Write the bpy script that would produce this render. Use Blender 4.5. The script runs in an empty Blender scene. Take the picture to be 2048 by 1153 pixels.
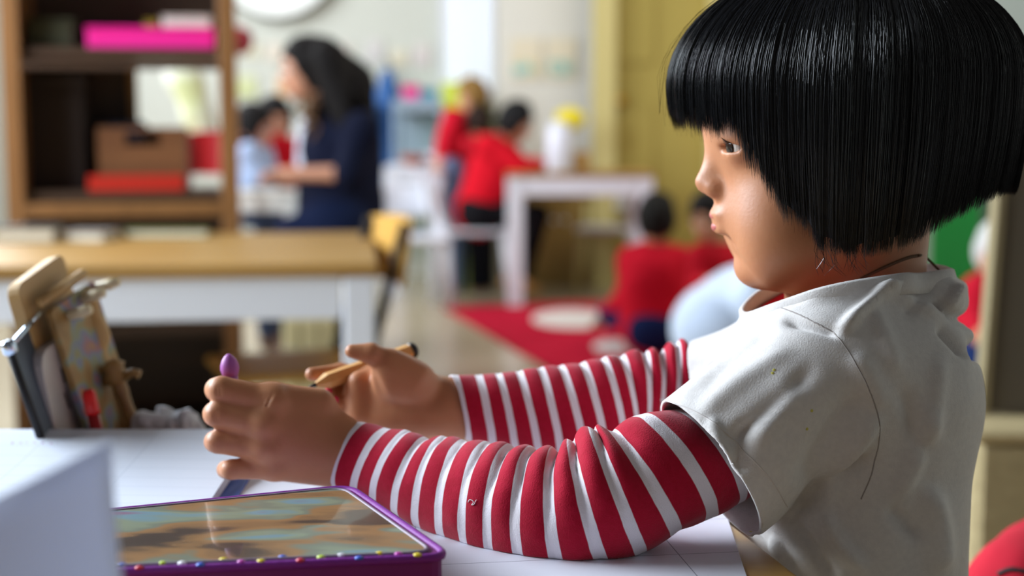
import bpy, bmesh, math, random
import numpy as np
from mathutils import Vector, Matrix
from mathutils.bvhtree import BVHTree

# ------------------------------------------------------------------ camera, world, light, exposure
FPX = 2844.0
PITCH = math.atan(326.5 / FPX)
CAM = np.array([0.0, 0.0, 0.87])
sc = bpy.context.scene
col = sc.collection
cam_d = bpy.data.cameras.new('camera'); cam = bpy.data.objects.new('camera', cam_d); col.objects.link(cam)
cam_d.sensor_width = 36.0; cam_d.lens = FPX / 2048 * 36
cam.location = CAM; cam.rotation_euler = (math.pi/2 - PITCH, 0, 0)
cam_d.dof.use_dof = True; cam_d.dof.focus_distance = 0.885; cam_d.dof.aperture_fstop = 3.8
cam_d.clip_start = 0.02
sc.camera = cam
sc.view_settings.view_transform = 'Standard'; sc.view_settings.look = 'None'
sc.view_settings.gamma = 1.0; sc.view_settings.use_curve_mapping = False
sc.view_settings.exposure = 0.15
world = bpy.data.worlds.new('world'); sc.world = world; world.use_nodes = True
bg = world.node_tree.nodes['Background']; bg.inputs[0].default_value = (1.0, 0.95, 0.92, 1); bg.inputs[1].default_value = 0.095

def area(name, loc, target, sx, sy, power, color):
    d = bpy.data.lights.new(name, 'AREA'); d.shape = 'RECTANGLE'; d.size = sx; d.size_y = sy; d.energy = power; d.color = color
    o = bpy.data.objects.new(name, d); col.objects.link(o); o.location = loc
    o.rotation_euler = (Vector(target) - Vector(loc)).to_track_quat('-Z', 'Y').to_euler(); return o
area('window_daylight', (-2.9, 1.9, 2.0), (0.3, 1.0, 0.6), 3.0, 1.4, 335, (0.80, 0.90, 1.0))
area('far_window_daylight', (-2.6, 6.0, 2.3), (1.0, 6.2, 0.3), 2.6, 1.6, 125, (0.93, 0.97, 1.0))
area('ceiling_lamp', (1.6, 5.4, 3.0), (1.2, 5.4, 0.0), 1.6, 1.6, 50, (1.0, 0.95, 0.86))

# ------------------------------------------------------------------ pixel helpers (2048 x 1153 frame)
_c, _s = math.cos(PITCH), math.sin(PITCH)
def ray(px, py):
    x = (px - 1024.0) / FPX; y = -(py - 576.5) / FPX
    return np.array([x, _c + y*_s, -_s + y*_c])
def W(px, py, Y):
    r = ray(px, py); return CAM + r * (Y / r[1])
def T(px, py, z):
    r = ray(px, py); return CAM + r * ((z - CAM[2]) / r[2])
TZ = 0.60   # top of the child's table
def V3(*a): return np.array(a, float)
def nrm(v): v = np.asarray(v, float); return v / (np.linalg.norm(v) + 1e-12)

# ------------------------------------------------------------------ materials
def srgb(h):
    if isinstance(h, str):
        h = h.lstrip('#'); c = [int(h[i:i+2], 16)/255 for i in (0, 2, 4)]
    else: c = list(h)
    return tuple(x/12.92 if x <= 0.04045 else ((x+0.055)/1.055)**2.4 for x in c) + (1.0,)
MATS = {}
def mat(name, color, rough=0.6, bump=None, var=None, metal=0.0, spec=0.4, sss=None, sheen=0.0, coat=0.0, alpha=1.0, trans=0.0, emit=None):
    """bump=(scale, strength, distance)  var=(color2, scale, lo, hi)"""
    if name in MATS: return MATS[name]
    m = bpy.data.materials.new(name); m.use_nodes = True; nt = m.node_tree; b = nt.nodes['Principled BSDF']
    b.inputs['Base Color'].default_value = srgb(color); b.inputs['Roughness'].default_value = rough
    b.inputs['Metallic'].default_value = metal; b.inputs['Specular IOR Level'].default_value = spec
    b.inputs['Sheen Weight'].default_value = sheen; b.inputs['Coat Weight'].default_value = coat
    b.inputs['Alpha'].default_value = alpha; b.inputs['Transmission Weight'].default_value = trans
    if sss: b.inputs['Subsurface Weight'].default_value = sss[0]; b.inputs['Subsurface Radius'].default_value = sss[1]; b.inputs['Subsurface Scale'].default_value = sss[2]
    if emit: b.inputs['Emission Color'].default_value = srgb(color); b.inputs['Emission Strength'].default_value = emit
    if var or bump:
        tc = nt.nodes.new('ShaderNodeTexCoord')
    if var:
        n = nt.nodes.new('ShaderNodeTexNoise'); n.inputs['Scale'].default_value = var[1]; n.inputs['Detail'].default_value = 5
        nt.links.new(tc.outputs['Object'], n.inputs['Vector'])
        r = nt.nodes.new('ShaderNodeValToRGB'); r.color_ramp.elements[0].position = var[2]; r.color_ramp.elements[1].position = var[3]
        r.color_ramp.elements[0].color = srgb(color); r.color_ramp.elements[1].color = srgb(var[0])
        nt.links.new(n.outputs['Fac'], r.inputs['Fac']); nt.links.new(r.outputs['Color'], b.inputs['Base Color'])
    if bump:
        n = nt.nodes.new('ShaderNodeTexNoise'); n.inputs['Scale'].default_value = bump[0]; n.inputs['Detail'].default_value = 4
        nt.links.new(tc.outputs['Object'], n.inputs['Vector'])
        bp = nt.nodes.new('ShaderNodeBump'); bp.inputs['Strength'].default_value = bump[1]; bp.inputs['Distance'].default_value = bump[2]
        nt.links.new(n.outputs['Fac'], bp.inputs['Height']); nt.links.new(bp.outputs['Normal'], b.inputs['Normal'])
    MATS[name] = m; return m
def wood(name, c1, c2, scale=18, stretch=(0.12, 1, 1), rough=0.45):
    if name in MATS: return MATS[name]
    m = bpy.data.materials.new(name); m.use_nodes = True; nt = m.node_tree; b = nt.nodes['Principled BSDF']
    tc = nt.nodes.new('ShaderNodeTexCoord'); mp = nt.nodes.new('ShaderNodeMapping'); mp.inputs['Scale'].default_value = stretch
    n = nt.nodes.new('ShaderNodeTexNoise'); n.inputs['Scale'].default_value = scale; n.inputs['Detail'].default_value = 8; n.inputs['Distortion'].default_value = 0.6
    r = nt.nodes.new('ShaderNodeValToRGB'); r.color_ramp.elements[0].position = 0.3; r.color_ramp.elements[1].position = 0.7
    r.color_ramp.elements[0].color = srgb(c1); r.color_ramp.elements[1].color = srgb(c2)
    nt.links.new(tc.outputs['Object'], mp.inputs['Vector']); nt.links.new(mp.outputs['Vector'], n.inputs['Vector'])
    nt.links.new(n.outputs['Fac'], r.inputs['Fac']); nt.links.new(r.outputs['Color'], b.inputs['Base Color'])
    bp = nt.nodes.new('ShaderNodeBump'); bp.inputs['Strength'].default_value = 0.15; bp.inputs['Distance'].default_value = 0.001
    nt.links.new(n.outputs['Fac'], bp.inputs['Height']); nt.links.new(bp.outputs['Normal'], b.inputs['Normal'])
    b.inputs['Roughness'].default_value = rough
    MATS[name] = m; return m

# ------------------------------------------------------------------ object helpers
def tag(o, label=None, cat=None, group=None, kind=None):
    if label: o['label'] = label
    if cat: o['category'] = cat
    if group: o['group'] = group
    if kind: o['kind'] = kind
    return o
def empty(name, loc=(0, 0, 0), label=None, cat=None, group=None, rz=0.0):
    o = bpy.data.objects.new(name, None); o.empty_display_size = 0.05; col.objects.link(o); o.location = loc; o.rotation_euler = (0, 0, rz)
    tag(o, label, cat, group); bpy.context.view_layer.update(); return o
def link(name, me, m, parent=None, smooth=True, local=False):
    """mesh data in world coordinates unless local; parent keeps the world place"""
    o = bpy.data.objects.new(name, me); col.objects.link(o)
    ms = m if isinstance(m, (list, tuple)) else [m]
    for x in ms: me.materials.append(x)
    if smooth:
        me.polygons.foreach_set('use_smooth', [True]*len(me.polygons))
    if parent is not None:
        o.parent = parent
        if not local:
            bpy.context.view_layer.update(); o.matrix_parent_inverse = parent.matrix_world.inverted()
    return o
def mesh(name, v, f, m, parent=None, smooth=True, local=False):
    me = bpy.data.meshes.new(name); me.from_pydata([tuple(map(float, x)) for x in v], [], [tuple(map(int, x)) for x in f]); me.update()
    return link(name, me, m, parent, smooth, local)
def recenter(o):
    """moves a stand-alone mesh's origin to the middle of its base"""
    me = o.data; n = len(me.vertices); a = np.empty(n*3, 'f'); me.vertices.foreach_get('co', a); a = a.reshape(-1, 3)
    c = np.array([(a[:, 0].min()+a[:, 0].max())/2, (a[:, 1].min()+a[:, 1].max())/2, a[:, 2].min()])
    a -= c; me.vertices.foreach_set('co', a.ravel()); me.update(); o.location = Vector(o.location) + Vector(c); return o
class MB:
    def __init__(s): s.v = []; s.f = []
    def add(s, v, f):
        k = len(s.v); s.v += [tuple(map(float, x)) for x in v]; s.f += [tuple(int(i)+k for i in x) for x in f]; return s
    def box(s, c, d, rz=0.0, R=None, bev=0.0):
        c = np.array(c, float); hx, hy, hz = [x/2 for x in d]
        if bev > 0:
            b = min(bev, hx*.9, hy*.9, hz*.9)
            V, F = _bevbox(hx, hy, hz, b)
        else:
            V = np.array([(x, y, z) for x in (-hx, hx) for y in (-hy, hy) for z in (-hz, hz)])
            F = [(0, 1, 3, 2), (4, 6, 7, 5), (0, 4, 5, 1), (2, 3, 7, 6), (0, 2, 6, 4), (1, 5, 7, 3)]
        if R is None:
            R = np.array([[math.cos(rz), -math.sin(rz), 0], [math.sin(rz), math.cos(rz), 0], [0, 0, 1]])
        return s.add(V @ np.array(R).T + c, F)
    def tube(s, pts, rad, n=10, cap=True, flat=1.0):
        v, f = tube_geo(pts, rad, n, cap, flat); return s.add(v, f)
    def lathe(s, prof, c, n=24, axis=(0, 0, 1)):
        ax = nrm(axis); t = nrm(np.cross(ax, (0.3, 0.9, 0.1) if abs(ax[2]) > .9 else (0, 0, 1))); b = np.cross(ax, t)
        V = []; F = []
        for r, h in prof:
            for k in range(n):
                a = 2*math.pi*k/n; V.append(np.array(c) + ax*h + (t*math.cos(a)+b*math.sin(a))*r)
        m = len(prof)
        for i in range(m-1):
            for k in range(n): F.append((i*n+k, i*n+(k+1) % n, (i+1)*n+(k+1) % n, (i+1)*n+k))
        F.append(tuple(range(n-1, -1, -1))); F.append(tuple((m-1)*n+k for k in range(n)))
        return s.add(V, F)
    def build(s, name, m, parent=None, smooth=False, bevel=0.0, local=False):
        o = mesh(name, s.v, s.f, m, parent, smooth, local)
        if bevel:
            b = o.modifiers.new('bevel', 'BEVEL'); b.width = bevel; b.segments = 2; b.limit_method = 'ANGLE'; b.angle_limit = math.radians(50)
        return o
def _bevbox(hx, hy, hz, b):
    V = []; idx = {}
    for sx in (-1, 1):
        for sy in (-1, 1):
            for sz in (-1, 1):
                for ax in range(3):
                    p = [sx*(hx-b), sy*(hy-b), sz*(hz-b)]; p[ax] = (sx, sy, sz)[ax]*(hx, hy, hz)[ax]
                    idx[(sx, sy, sz, ax)] = len(V); V.append(p)
    F = []
    for ax in range(3):
        o1, o2 = [(1, 2), (0, 2), (0, 1)][ax]
        for s in (-1, 1):
            q = []
            for a, b_ in ((-1, -1), (1, -1), (1, 1), (-1, 1)):
                k = [0, 0, 0]; k[ax] = s; k[o1] = a; k[o2] = b_; q.append(idx[tuple(k)+(ax,)])
            F.append(tuple(q))
    for ax in range(3):
        o1, o2 = [(1, 2), (0, 2), (0, 1)][ax]
        for a in (-1, 1):
            for b_ in (-1, 1):
                k0 = [0]*3; k1 = [0]*3; k0[ax] = -1; k1[ax] = 1; k0[o1] = k1[o1] = a; k0[o2] = k1[o2] = b_
                F.append((idx[tuple(k0)+(o1,)], idx[tuple(k1)+(o1,)], idx[tuple(k1)+(o2,)], idx[tuple(k0)+(o2,)]))
    for sx in (-1, 1):
        for sy in (-1, 1):
            for sz in (-1, 1): F.append(tuple(idx[(sx, sy, sz, a)] for a in range(3)))
    V = np.array(V); out = []
    for f in F:      # outward winding
        c = V[list(f)].mean(0); n = np.cross(V[f[1]]-V[f[0]], V[f[2]]-V[f[0]]); out.append(f if n @ c > 0 else f[::-1])
    return V, out
def tube_geo(pts, rad, n=10, cap=True, flat=1.0):
    P = np.array(pts, float); m = len(P); rad = np.full(m, rad) if np.isscalar(rad) else np.array(rad)
    Tn = np.gradient(P, axis=0); Tn /= np.linalg.norm(Tn, axis=1)[:, None] + 1e-12
    up = np.array([0, 0, 1.]) if abs(Tn[0][2]) < .9 else np.array([0, 1., 0])
    V = []; u = nrm(np.cross(Tn[0], up))
    for i in range(m):
        u = nrm(u - Tn[i]*(u @ Tn[i])); w = np.cross(Tn[i], u)
        for k in range(n):
            a = 2*math.pi*k/n; V.append(P[i] + (u*math.cos(a) + w*math.sin(a)*flat)*rad[i])
    F = [(i*n+k, i*n+(k+1) % n, (i+1)*n+(k+1) % n, (i+1)*n+k) for i in range(m-1) for k in range(n)]
    if cap: F.append(tuple(range(n-1, -1, -1))); F.append(tuple((m-1)*n+k for k in range(n)))
    return V, F
def box(name, c, d, m, parent=None, rz=0.0, bev=0.003, R=None):
    return MB().box(c, d, rz, R, bev).build(name, m, parent)
def spline(pts, n):
    """Catmull-Rom through rows of pts, n samples"""
    P = np.array(pts, float); m = len(P); t = np.linspace(0, m-1, n); i = np.clip(t.astype(int), 0, m-2); u = (t - i)[:, None]
    g = lambda k: P[np.clip(k, 0, m-1)]
    p0, p1, p2, p3 = g(i-1), g(i), g(i+1), g(i+2)
    p0 = np.where((i == 0)[:, None], 2*p1-p2, p0); p3 = np.where((i == m-2)[:, None], 2*p2-p1, p3)
    return 0.5*((2*p1) + (-p0+p2)*u + (2*p0-5*p1+4*p2-p3)*u**2 + (-p0+3*p1-3*p2+p3)*u**3)

# ------------------------------------------------------------------ implicit surfaces: distance fields meshed by surface nets
def rotm(ax_x, ax_z_hint=(0, 0, 1)):
    x = nrm(ax_x); z = np.array(ax_z_hint, float); z = nrm(z - x*(z @ x)); return np.array([x, np.cross(z, x), z])
class SDF:
    """list of (op, fn, lo, hi): capsules and ellipsoids joined by smooth union"""
    def __init__(s): s.ops = []; s.lo = []; s.hi = []
    def _b(s, lo, hi): s.lo.append(lo); s.hi.append(hi)
    def cap(s, a, b, ra, rb=None, k=0.008, op='u'):
        a = np.array(a, float); b = np.array(b, float); rb = ra if rb is None else rb; ab = b-a; L = ab @ ab + 1e-12
        def f(p):
            q = p - a; h = np.clip(q @ ab / L, 0, 1)
            return np.linalg.norm(q - h[:, None]*ab, axis=1) - (ra + (rb-ra)*h)
        lo = np.minimum(a-ra, b-rb); hi = np.maximum(a+ra, b+rb)
        s.ops.append((op, f, k, lo, hi)); 
        if op == 'u': s._b(lo, hi)
        return s
    def chain(s, pts, rs, k=0.006):
        for i in range(len(pts)-1): s.cap(pts[i], pts[i+1], rs[i], rs[i+1], k if i == 0 else 0.002)
        return s
    def ell(s, c, r, R=None, k=0.01, op='u'):
        c = np.array(c, float); r = np.array(r, float)*np.ones(3); R = np.eye(3) if R is None else np.array(R)
        def f(p):
            q = (p-c) @ R.T; k0 = np.linalg.norm(q/r, axis=1); k1 = np.linalg.norm(q/(r*r), axis=1) + 1e-9
            return k0*(k0-1)/k1
        m = r.max(); ex = np.abs(R.T) @ r
        s.ops.append((op, f, k, c-ex, c+ex))
        if op == 'u': s._b(c-ex, c+ex)
        return s
    def ecap(s, a, b, ra, rb, sy, k=0.01):
        """capsule squashed along world y by factor sy (radius in y = r*sy)"""
        a = np.array(a, float); b = np.array(b, float); S = np.array([1, 1/sy, 1.]); a2, b2 = a*S, b*S; ab = b2-a2; L = ab @ ab + 1e-12
        def f(p):
            q = p*S - a2; h = np.clip(q @ ab / L, 0, 1); return (np.linalg.norm(q - h[:, None]*ab, axis=1) - (ra+(rb-ra)*h))*min(1, sy)
        m = np.array([1, sy, 1.]); lo = np.minimum(a-m*ra, b-m*rb); hi = np.maximum(a+m*ra, b+m*rb)
        s.ops.append(('u', f, k, lo, hi)); s._b(lo, hi); return s
    def plane(s, p, n, k=0.004):   # keep the side the normal points away from
        p = np.array(p, float); n = nrm(n)
        s.ops.append(('i', lambda q: (q-p) @ n, k, None, None)); return s
    def mesh(s, h, pad=0.012):
        lo = np.min(s.lo, 0) - pad; hi = np.max(s.hi, 0) + pad; n = np.ceil((hi-lo)/h).astype(int)+1
        ax = [lo[i] + h*np.arange(n[i]) for i in range(3)]
        D = np.full(n, 0.05)
        for op, f, k, l, u in s.ops:
            if l is None or op == 's': i0 = np.zeros(3, int) if l is None else np.clip(((l-lo-k*2)/h).astype(int), 0, n-1); i1 = n if l is None else np.clip(((u-lo+k*2)/h).astype(int)+2, 1, n)
            else:
                m = max(0.016, k*1.5); i0 = np.clip(((l-lo-m)/h).astype(int), 0, n-1); i1 = np.clip(((u-lo+m)/h).astype(int)+2, 1, n)
            sl = tuple(slice(a, b) for a, b in zip(i0, i1)); g = np.stack(np.meshgrid(*[ax[i][sl[i]] for i in range(3)], indexing='ij'), -1)
            if g.size == 0: continue
            d = f(g.reshape(-1, 3)).reshape(g.shape[:3]); c = D[sl]
            if op == 'u':
                hh = np.clip(0.5+0.5*(c-d)/k, 0, 1); D[sl] = c*(1-hh)+d*hh - k*hh*(1-hh)
            elif op == 's':
                hh = np.clip(0.5-0.5*(c+d)/k, 0, 1); D[sl] = c*(1-hh)-d*hh + k*hh*(1-hh)
            else:
                hh = np.clip(0.5-0.5*(c-d)/k, 0, 1); D[sl] = c*(1-hh)+d*hh + k*hh*(1-hh)
        return nets(D, lo, h)
def nets(D, lo, h):
    I = D < 0; n = np.array(D.shape)
    c8 = sum(I[i:n[0]-1+i, j:n[1]-1+j, k:n[2]-1+k].astype(np.int8) for i in (0, 1) for j in (0, 1) for k in (0, 1))
    cell = (c8 > 0) & (c8 < 8); idx = np.argwhere(cell); num = -np.ones(cell.shape, int); num[cell] = np.arange(len(idx))
    acc = np.zeros((len(idx), 3)); cnt = np.zeros(len(idx))
    cor = [(i, j, k) for i in (0, 1) for j in (0, 1) for k in (0, 1)]
    for a in cor:
        for ax in range(3):
            if a[ax]: continue
            b = list(a); b[ax] = 1; b = tuple(b)
            da = D[tuple((idx+a).T)]; db = D[tuple((idx+b).T)]; m = (da < 0) != (db < 0)
            t = da[m]/(da[m]-db[m]); p = np.array(a, float)[None].repeat(m.sum(), 0); p[:, ax] += t; acc[m] += p; cnt[m] += 1
    V = lo + h*(idx + acc/cnt[:, None]); F = []
    for ax in range(3):
        s0 = [slice(None)]*3; s1 = [slice(None)]*3; s0[ax] = slice(0, -1); s1[ax] = slice(1, None)
        A = I[tuple(s0)]; B = I[tuple(s1)]; e = np.argwhere(A != B); u, w = [(1, 2), (2, 0), (0, 1)][ax]
        ok = (e[:, u] > 0) & (e[:, w] > 0) & (e[:, u] < n[u]-1) & (e[:, w] < n[w]-1); e = e[ok]
        def cc(du, dw):
            q = e.copy(); q[:, u] -= du; q[:, w] -= dw; return num[tuple(q.T)]
        q = np.stack([cc(1, 1), cc(0, 1), cc(0, 0), cc(1, 0)], 1); flip = ~A[tuple(e.T)]; q[flip] = q[flip][:, ::-1]; F.append(q)
    F = np.concatenate(F); F = F[(F >= 0).all(1)]
    return V, F
def smooth_vf(V, F, it=2, lam=0.5):
    for _ in range(it):
        S = np.zeros_like(V); c = np.zeros(len(V))
        for i in range(4):
            for j in ((i+1) % 4, (i-1) % 4): np.add.at(S, F[:, i], V[F[:, j]]); np.add.at(c, F[:, i], 1)
        V = V + lam*(S/np.maximum(c, 1)[:, None] - V)
    return V
def normals_vf(V, F):
    fn = np.cross(V[F[:, 2]]-V[F[:, 0]], V[F[:, 3]]-V[F[:, 1]]); N = np.zeros_like(V)
    for i in range(4): np.add.at(N, F[:, i], fn)
    return N/(np.linalg.norm(N, axis=1)[:, None]+1e-12)
def fast_mesh(name, V, F):
    me = bpy.data.meshes.new(name); F = np.asarray(F); k = F.shape[1]
    me.vertices.add(len(V)); me.vertices.foreach_set('co', np.asarray(V, 'f').ravel())
    me.loops.add(F.size); me.loops.foreach_set('vertex_index', F.ravel().astype('i'))
    me.polygons.add(len(F)); me.polygons.foreach_set('loop_start', np.arange(0, F.size, k, dtype='i')); me.polygons.foreach_set('loop_total', np.full(len(F), k, 'i'))
    me.update(calc_edges=True); me.validate(); return me
def project(V):
    """pixel coordinates of world points"""
    q = V - CAM; x = q[:, 0]; y = q[:, 1]*_c - q[:, 2]*_s; z = q[:, 1]*_s + q[:, 2]*_c
    return 1024 + FPX*x/y, 576.5 - FPX*z/y, y
def vnoise(P, scale, seed=0):
    """smooth value noise in numpy, -1..1"""
    q = P*scale + seed*17.3; i = np.floor(q).astype(np.int64); f = q-i; f = f*f*(3-2*f); r = 0
    for a in (0, 1):
        for b in (0, 1):
            for c in (0, 1):
                h = (i[:, 0]+a)*374761393 + (i[:, 1]+b)*668265263 + (i[:, 2]+c)*2147483647 + seed*1013
                h = (h ^ (h >> 13))*1274126177; h = ((h ^ (h >> 16)) & 0xffff)/32767.5-1
                r = r + h*np.where(a, f[:, 0], 1-f[:, 0])*np.where(b, f[:, 1], 1-f[:, 1])*np.where(c, f[:, 2], 1-f[:, 2])
    return r
YC = 0.975   # depth of the girl's middle
# ------------------------------------------------------------------ the room
M_wall = mat('pale_painted_wall', '#C9CCC4', .85, var=('#C2C6BF', 1.2, .3, .7))
M_white = mat('white_lacquer', '#D9DCE6', .45); M_whitew = mat('warm_white_paint', '#D8D6CE', .7)
M_ochre = mat('ochre_paint', '#A6954A', .7); M_ochre2 = mat('light_ochre_paint', '#C9BC7E', .7)
M_floor = mat('glossy_beige_floor', '#A8997F', .22, var=('#B9AB92', .9, .3, .7), spec=.5)
YB = 8.2
def struct(name, mb, m, parent=None, bevel=0):
    o = mb.build(name, m, parent, bevel=bevel)
    if parent is None: o['kind'] = 'structure'
    return o
struct('floor', MB().box((0, 3.9, -.05), (6.6, 9.2, .1)), M_floor)
struct('wall_back', MB().box((0, YB+.06, 1.4), (6.6, .12, 2.8)), M_wall)
# left wall with two window openings
wl = MB().box((-3.26, 3.9, .5), (.12, 9.2, 1.0)).box((-3.26, 3.9, 2.7), (.12, 9.2, .2)); 
for y0, y1 in ((-.7, .4), (3.4, 4.6), (7.6, 8.5)): wl.box((-3.26, (y0+y1)/2, 1.8), (.12, y1-y0, 1.6))
struct('wall_left', wl, M_wall)
struct('wall_right', MB().box((3.26, 3.9, 1.4), (.12, 9.2, 2.8)), M_wall)
struct('baseboard_back', MB().box((0, YB-.012, .05), (6.4, .024, .1)), M_whitew)
M_glass = mat('daylight_window_pane', '#E4EDF8', .1, emit=.7)
for n, (y0, y1) in enumerate(((.4, 3.4), (4.6, 7.6))):
    w = struct('window_%d' % (n+1), MB().box((-3.26, (y0+y1)/2, 1.02), (.16, y1-y0, .04)), M_white)
    for k in range(4): MB().box((-3.26, y0+.03+k*(y1-y0-.06)/3, 1.8), (.06, .05, 1.56)).build('window_frame', M_white, w)
    for k in range(3):
        a = y0+.055+k*(y1-y0-.06)/3; MB().box((-3.26, a+(y1-y0-.06)/6-.025, 1.8), (.006, (y1-y0-.06)/3-.05, 1.52)).build('pane', M_glass, w)
def wx(px, Y): return W(px, 250, Y)[0]
def wz(py, Y): return W(1024, py, Y)[2]
# white pilaster, bright window beside it, ochre door
struct('trim_1', MB().box((wx(1088, 7.95), 8.08, 1.4), (wx(1185, 7.95)-wx(992, 7.95), .26, 2.8)), M_whitew)
M_sky = mat('daylight_pane', '#EAF0F6', .3, emit=.5)
x0, x1 = wx(884, YB), wx(990, YB)
w = struct('window_3', MB().box(((x0+x1)/2, YB-.04, 1.0), (x1-x0, .1, .05)), M_white)
for k in range(4): MB().box((x0+.02+k*(x1-x0-.04)/3, YB-.02, 1.7), (.035, .05, 1.4)).build('window_frame', M_white, w)
for k in range(3): MB().box((x0+.02+(k+.5)*(x1-x0-.04)/3, YB-.006, 1.7), ((x1-x0)/3-.04, .01, 1.36)).build('pane', M_sky, w)
x0, x1 = wx(1187, 7.6), wx(1430, 7.6)
d = struct('door_1', MB().box(((x0+x1)/2+.05, 7.74, 1.2), (x1-x0-.06, .05, 2.4)), M_ochre)
MB().box((x0+.06, 7.70, 1.4), (.12, .14, 2.8)).build('door_frame', M_ochre2, d)
MB().box((x1+.03, 7.70, 1.4), (.12, .14, 2.8)).build('door_frame', M_ochre2, d)
for zc in (.6, 1.6): 
    for s_ in (-1, 1): MB().box(((x0+x1)/2+.05+s_*.15, 7.71, zc), (.22, .02, .8)).build('door_panel', M_ochre, d, bevel=.006)
MB().lathe([(.012, 0), (.012, .04), (.028, .05), (.03, .07), (.015, .085)], (wx(1240, 7.7), 7.71, 1.0), 14, (0, -1, 0)).build('door_handle', mat('brass', '#A8802E', .3, metal=1), d, True)
struct('wall_partition', MB().box((wx(1187, 7.6)+.9+(3.2-wx(1187, 7.6)-.9)/2, 7.85, 1.4), (3.2-wx(1187, 7.6)-.9, .2, 2.8)), mat('grey_green_wall', '#A9B3AE', .8))

# low ochre cupboard behind the centre table
lc = empty('low_cupboard', (wx(1120, 7.75), 7.78, 0), 'low ochre cupboard against the white pilaster behind the centre white table', 'cupboard')
xa_, xb_ = wx(1050, 7.75), wx(1186, 7.75); M_lo = wood('ochre_wood', '#7d6530', '#947a40', 10, (1, 1, .15))
MB().box(((xa_+xb_)/2, 7.80, .29), (xb_-xa_, .26, .58), bev=.004).build('body', M_lo, lc)
for k in range(2): MB().box((xa_+(xb_-xa_)*(.27+.46*k), 7.665, .30), ((xb_-xa_)*.43, .012, .50), bev=.003).build('door', M_lo, lc); MB().lathe([(.008, 0), (.012, .012), (.006, .02)], (xa_+(xb_-xa_)*(.42+.16*k), 7.66, .36), 10, (0, -1, 0)).build('knob', M_white, lc, True)
# wall clock
ck = empty('wall_clock', (wx(557, 8.1), 8.17, wz(-91, 8.1)), 'large round white wall clock with a thin dark rim, high above the woman', 'clock')
c = np.array(ck.location)
MB().lathe([(.33, 0), (.352, .004), (.358, .03), (.348, .05), (.336, .04)], c, 64, (0, -1, 0)).build('rim', mat('dark_green_rim', '#40463c', .5), ck, True)
MB().lathe([(.338, .0), (.338, .043)], c, 64, (0, -1, 0)).build('clock_face', mat('clock_white', '#F2F6F4', .4), ck)
MB().box(c+V3(.03, -.047, .07), (.012, .006, .17), R=rotm((1, 0, .35)).T).build('hour_hand', mat('black_paint', '#1b1a18', .4), ck)
MB().box(c+V3(-.06, -.051, .11), (.009, .006, .25), R=rotm((1, 0, -.5)).T).build('minute_hand', mat('black_paint', '#1b1a18', .4), ck)
# small pictures and notes on the back wall
pics = [(505, 98, 36, 34, '#D2CBA8', 'pale yellow'), (552, 104, 30, 34, '#D8C6B4', 'pale peach'), (690, 108, 30, 40, '#C9B7B4', 'pale rose'), (752, 102, 34, 44, '#B9B4BE', 'pale violet'), (800, 116, 32, 34, '#D3C6A6', 'pale straw'),
        (846, 110, 34, 42, '#C5B4BC', 'pale mauve'), (496, 172, 40, 42, '#B9C860', 'lime green'), (572, 170, 34, 44, '#E0A24C', 'orange')]
for px, py, w_, h_, c_, nm in pics:
    o = box('wall_picture', (wx(px, YB), YB-.006, wz(py, YB)), (w_/2844*YB, .012, h_/2844*YB), mat('print_'+nm.replace(' ', '_'), c_, .8, var=('#D8D8D0', 9, .35, .65)), bev=.002)
    recenter(o); tag(o, {496: 'lime green note on the back wall between the shelf and the seated woman', 572: 'orange note on the back wall right behind the seated woman\'s face'}.get(px, f'small {nm} picture in the row pinned along the back wall'), 'picture', 'pictures and notes on the back wall')
for px, py, a_, b_, nm in ((1052, 118, '#D9C9A0', '#8CC4C6', 'left'), (1122, 118, '#D8D2B8', '#79B3B0', 'right')):
    p = empty('poster', (wx(px, 7.94), 7.94, wz(py+40, 7.94)), f'{nm} one of two posters with a teal lower half on the white pilaster', 'poster', 'posters on the white pilaster')
    MB().box((wx(px, 7.94), 7.943, wz(py, 7.94)), (.17, .008, .23)).build('sheet', mat('poster_paper', '#DDD3BC', .8), p)
    MB().box((wx(px, 7.94), 7.937, wz(py+18, 7.94)), (.14, .004, .08)).build('print', mat('teal_print_'+nm, b_, .8, var=(a_, 22, .4, .6)), p)

# ------------------------------------------------------------------ furniture behind
M_oak = wood('honey_oak', '#8E6A33', '#A88045', 14, (.12, 1, 1)); M_walnut = wood('dark_walnut', '#4A2F1C', '#63401f', 20, (1, 1, .12)); M_walnut2 = wood('dark_walnut_board', '#33241a', '#4a3220', 16, (.12, 1, 1))
M_post = wood('amber_wood', '#7A522B', '#8F6236', 20, (1, 1, .12)); M_dark = mat('near_black_plastic', '#1F1E20', .6)
def table(name, label, cx, cy, rz, L, D_, H, top_t, ap, leg, top_m, leg_m, group=None, legs=None):
    t = empty(name, (cx, cy, 0), label, 'table', group, rz)
    MB().box((0, 0, H-top_t/2), (L, D_, top_t), bev=.004).build('tabletop', top_m, t, local=True)
    for s_ in (-1, 1):
        MB().box((0, s_*(D_/2-.02), H-top_t-ap/2), (L-.04-leg*2+.02, .02, ap), bev=.002).build('apron', leg_m, t, local=True)
        MB().box((s_*(L/2-.02), 0, H-top_t-ap/2), (.02, D_-.04-leg*2+.02, ap), bev=.002).build('apron', leg_m, t, local=True)
    for sx in (-1, 1):
        for sy in (-1, 1): MB().box((sx*(L/2-.006-leg/2), sy*(D_/2-.006-leg/2), (H-top_t)/2), (leg, leg, H-top_t), bev=.005).build('leg', leg_m, t, local=True)
    return t
rz = math.radians(6.5); L, D_ = 1.7, .82; fr = np.array([-.262, 2.76])
Rm = np.array([[math.cos(rz), -math.sin(rz)], [math.sin(rz), math.cos(rz)]]); ctr = fr + Rm @ np.array([-L/2, D_/2])
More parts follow.
